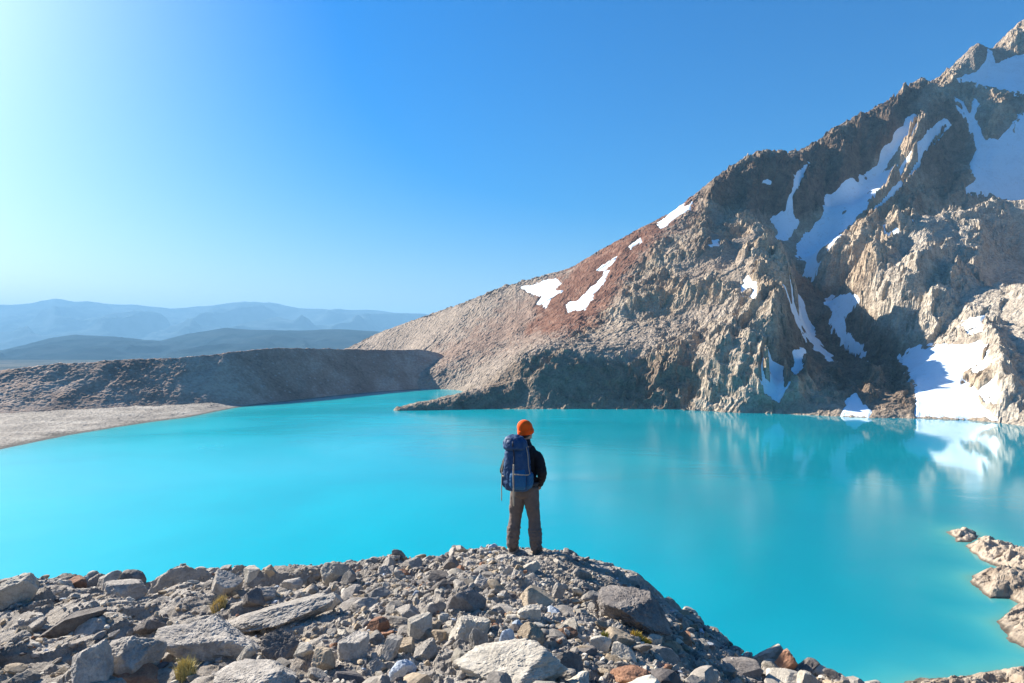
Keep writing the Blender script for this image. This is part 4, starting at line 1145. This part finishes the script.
for i, (z, r_) in enumerate([(.012, .088), (.03, .0915), (.06, .0915), (.09, .086), (.115, .073), (.135, .054), (.148, .030), (.153, .008)]):
    hatp.append((0, -.012 - z * .16, z * 1.08, r_ * 1.06, r_ * 1.24))
V, Fc = ring_loft(hatp, 56)
V = [(x * (1 + .012 * math.cos(56 * i / 56 * 3.14159 * 1.0 * 14)), y, z) for i, (x, y, z) in enumerate(V)]
hat = add("knit_cap", plain("knit_cap", hd([(V, Fc)])), m_hat, person)
V, Fc = ring_loft([(0, -.010, -.030, .092, .110), (0, -.011, -.018, .103, .122), (0, -.012, .022, .105, .123), (0, -.013, .036, .098, .116)], 56)
add("brim", plain("brim", hd([(V, Fc)])), m_hat, hat)
V, Fc = ring_loft([(0, -.03, -.075, .045, .05), (0, -.028, -.05, .066, .072), (0, -.02, -.02, .078, .088), (0, -.012, .02, .080, .10)], 32)
add("hair", solid("hair", hd([(V, Fc)]), .006, 2, folds(30, .004, 540)), m_hair, person)

# ------------------------------------------------------------------ the backpack
pack = empty("backpack", (PX, PD, FEETZ + .89), YAW, label="blue hiking backpack with pale straps worn by the hiker", category="backpack")
def P0(parts): return [([(x, y, z - .88) for x, y, z in V], Fc) for V, Fc in parts]
by = -.255
wr = folds(13, .007, 560, (1, 1, 1.2))
add("main_bag", solid("main_bag", P0([ring_loft([(-.01, by + .02, .885, .115, .075), (-.01, by, .91, .155, .110), (-.01, by - .01, 1.0, .172, .128), (-.01, by - .01, 1.12, .172, .130), (-.012, by - .005, 1.26, .166, .122),
    (-.015, by, 1.38, .155, .112), (-.02, by + .005, 1.45, .135, .10), (-.02, by + .01, 1.49, .10, .08)], 36, 3.0)]), .009, 3, wr), m_pack, pack)
add("lid", solid("lid", P0([ring_loft([(-.03, by - .01, 1.43, .135, .120), (-.032, by - .015, 1.46, .152, .138), (-.04, by - .01, 1.53, .145, .130), (-.055, by, 1.585, .105, .10), (-.06, by, 1.61, .05, .05)], 32, 2.6)]), .009, 3, folds(12, .009, 570)), m_pack, pack)
fp = add("front_pocket", solid("front_pocket", P0([ring_loft([(.035, by - .105, .93, .085, .035), (.04, by - .125, .97, .105, .045), (.04, by - .128, 1.10, .105, .045), (.04, by - .115, 1.165, .095, .030), (.04, by - .10, 1.19, .08, .02)], 28, 3.2)]), .008, 3, folds(15, .005, 575)), m_pack2, pack)
for sx in (-1, 1):
    add("side_pocket", solid("side_pocket", P0([ring_loft([(-.01 + sx * .150, by + .01, .93, .030, .07), (-.01 + sx * .165, by, .97, .036, .085), (-.01 + sx * .168, by, 1.10, .036, .085), (-.01 + sx * .160, by, 1.13, .025, .078)], 24, 3)]), .008, 3, folds(15, .005, 580 + sx)), m_pack2 if sx > 0 else m_pack, pack)
def strap(name, pts, w, t, mat, k=5):
    P, Rr = smooth_path(pts, [w / 2] * len(pts), k)
    return add(name, plain(name, P0([tube(P, Rr, 8, t / w)])), mat, pack)
for sx in (-1, 1):
    strap("shoulder_strap", [(sx * .075 - .01, -.15, 1.30), (sx * .085, -.135, 1.40), (sx * .095, -.055, 1.445), (sx * .100, .04, 1.43), (sx * .105, .125, 1.36), (sx * .12, .150, 1.24), (sx * .15, .10, 1.12), (sx * .165, -.04, 1.05), (sx * .155, -.14, 1.02)], .05, .022, m_dweb, 6)
strap("hip_belt", [(-.14, -.17, .95), (-.195, -.06, .955), (-.19, .06, .955), (-.10, .15, .955), (0, .165, .955), (.10, .15, .955), (.19, .06, .955), (.195, -.06, .955), (.14, -.17, .95)], .045, .02, m_dweb, 6)
strap("compression_strap", [(.175, by + .06, 1.12), (.172, by - .08, 1.12), (.11, by - .165, 1.13), (.0, by - .172, 1.13)], .016, .006, m_web)
strap("compression_strap", [(-.187, by + .06, 1.10), (-.19, by - .08, 1.09), (-.15, by - .14, 1.09)], .016, .006, m_web)
strap("edge_strap", [(.12, by - .03, 1.47), (.155, by - .06, 1.36), (.165, by - .07, 1.24), (.178, by - .05, 1.12)], .012, .008, m_web)
strap("hanging_strap", [(.0, by - .172, 1.26), (-.002, by - .180, 1.13), (-.002, by - .175, .98), (-.003, by - .168, .86), (-.003, by - .165, .72)], .020, .006, m_web)
strap("hanging_strap", [(-.150, by - .13, 1.30), (-.188, by - .10, 1.16), (-.196, by - .09, 1.02), (-.198, by - .09, .88), (-.199, by - .088, .76)], .014, .006, m_web)
strap("lid_strap", [(-.03, by - .10, 1.58), (-.02, by - .155, 1.50), (-.01, by - .135, 1.38), (0, by - .165, 1.26)], .018, .006, m_dweb)
strap("haul_loop", [(-.05, -.14, 1.47), (-.03, -.125, 1.52), (.02, -.125, 1.52), (.04, -.14, 1.47)], .018, .008, m_dweb)
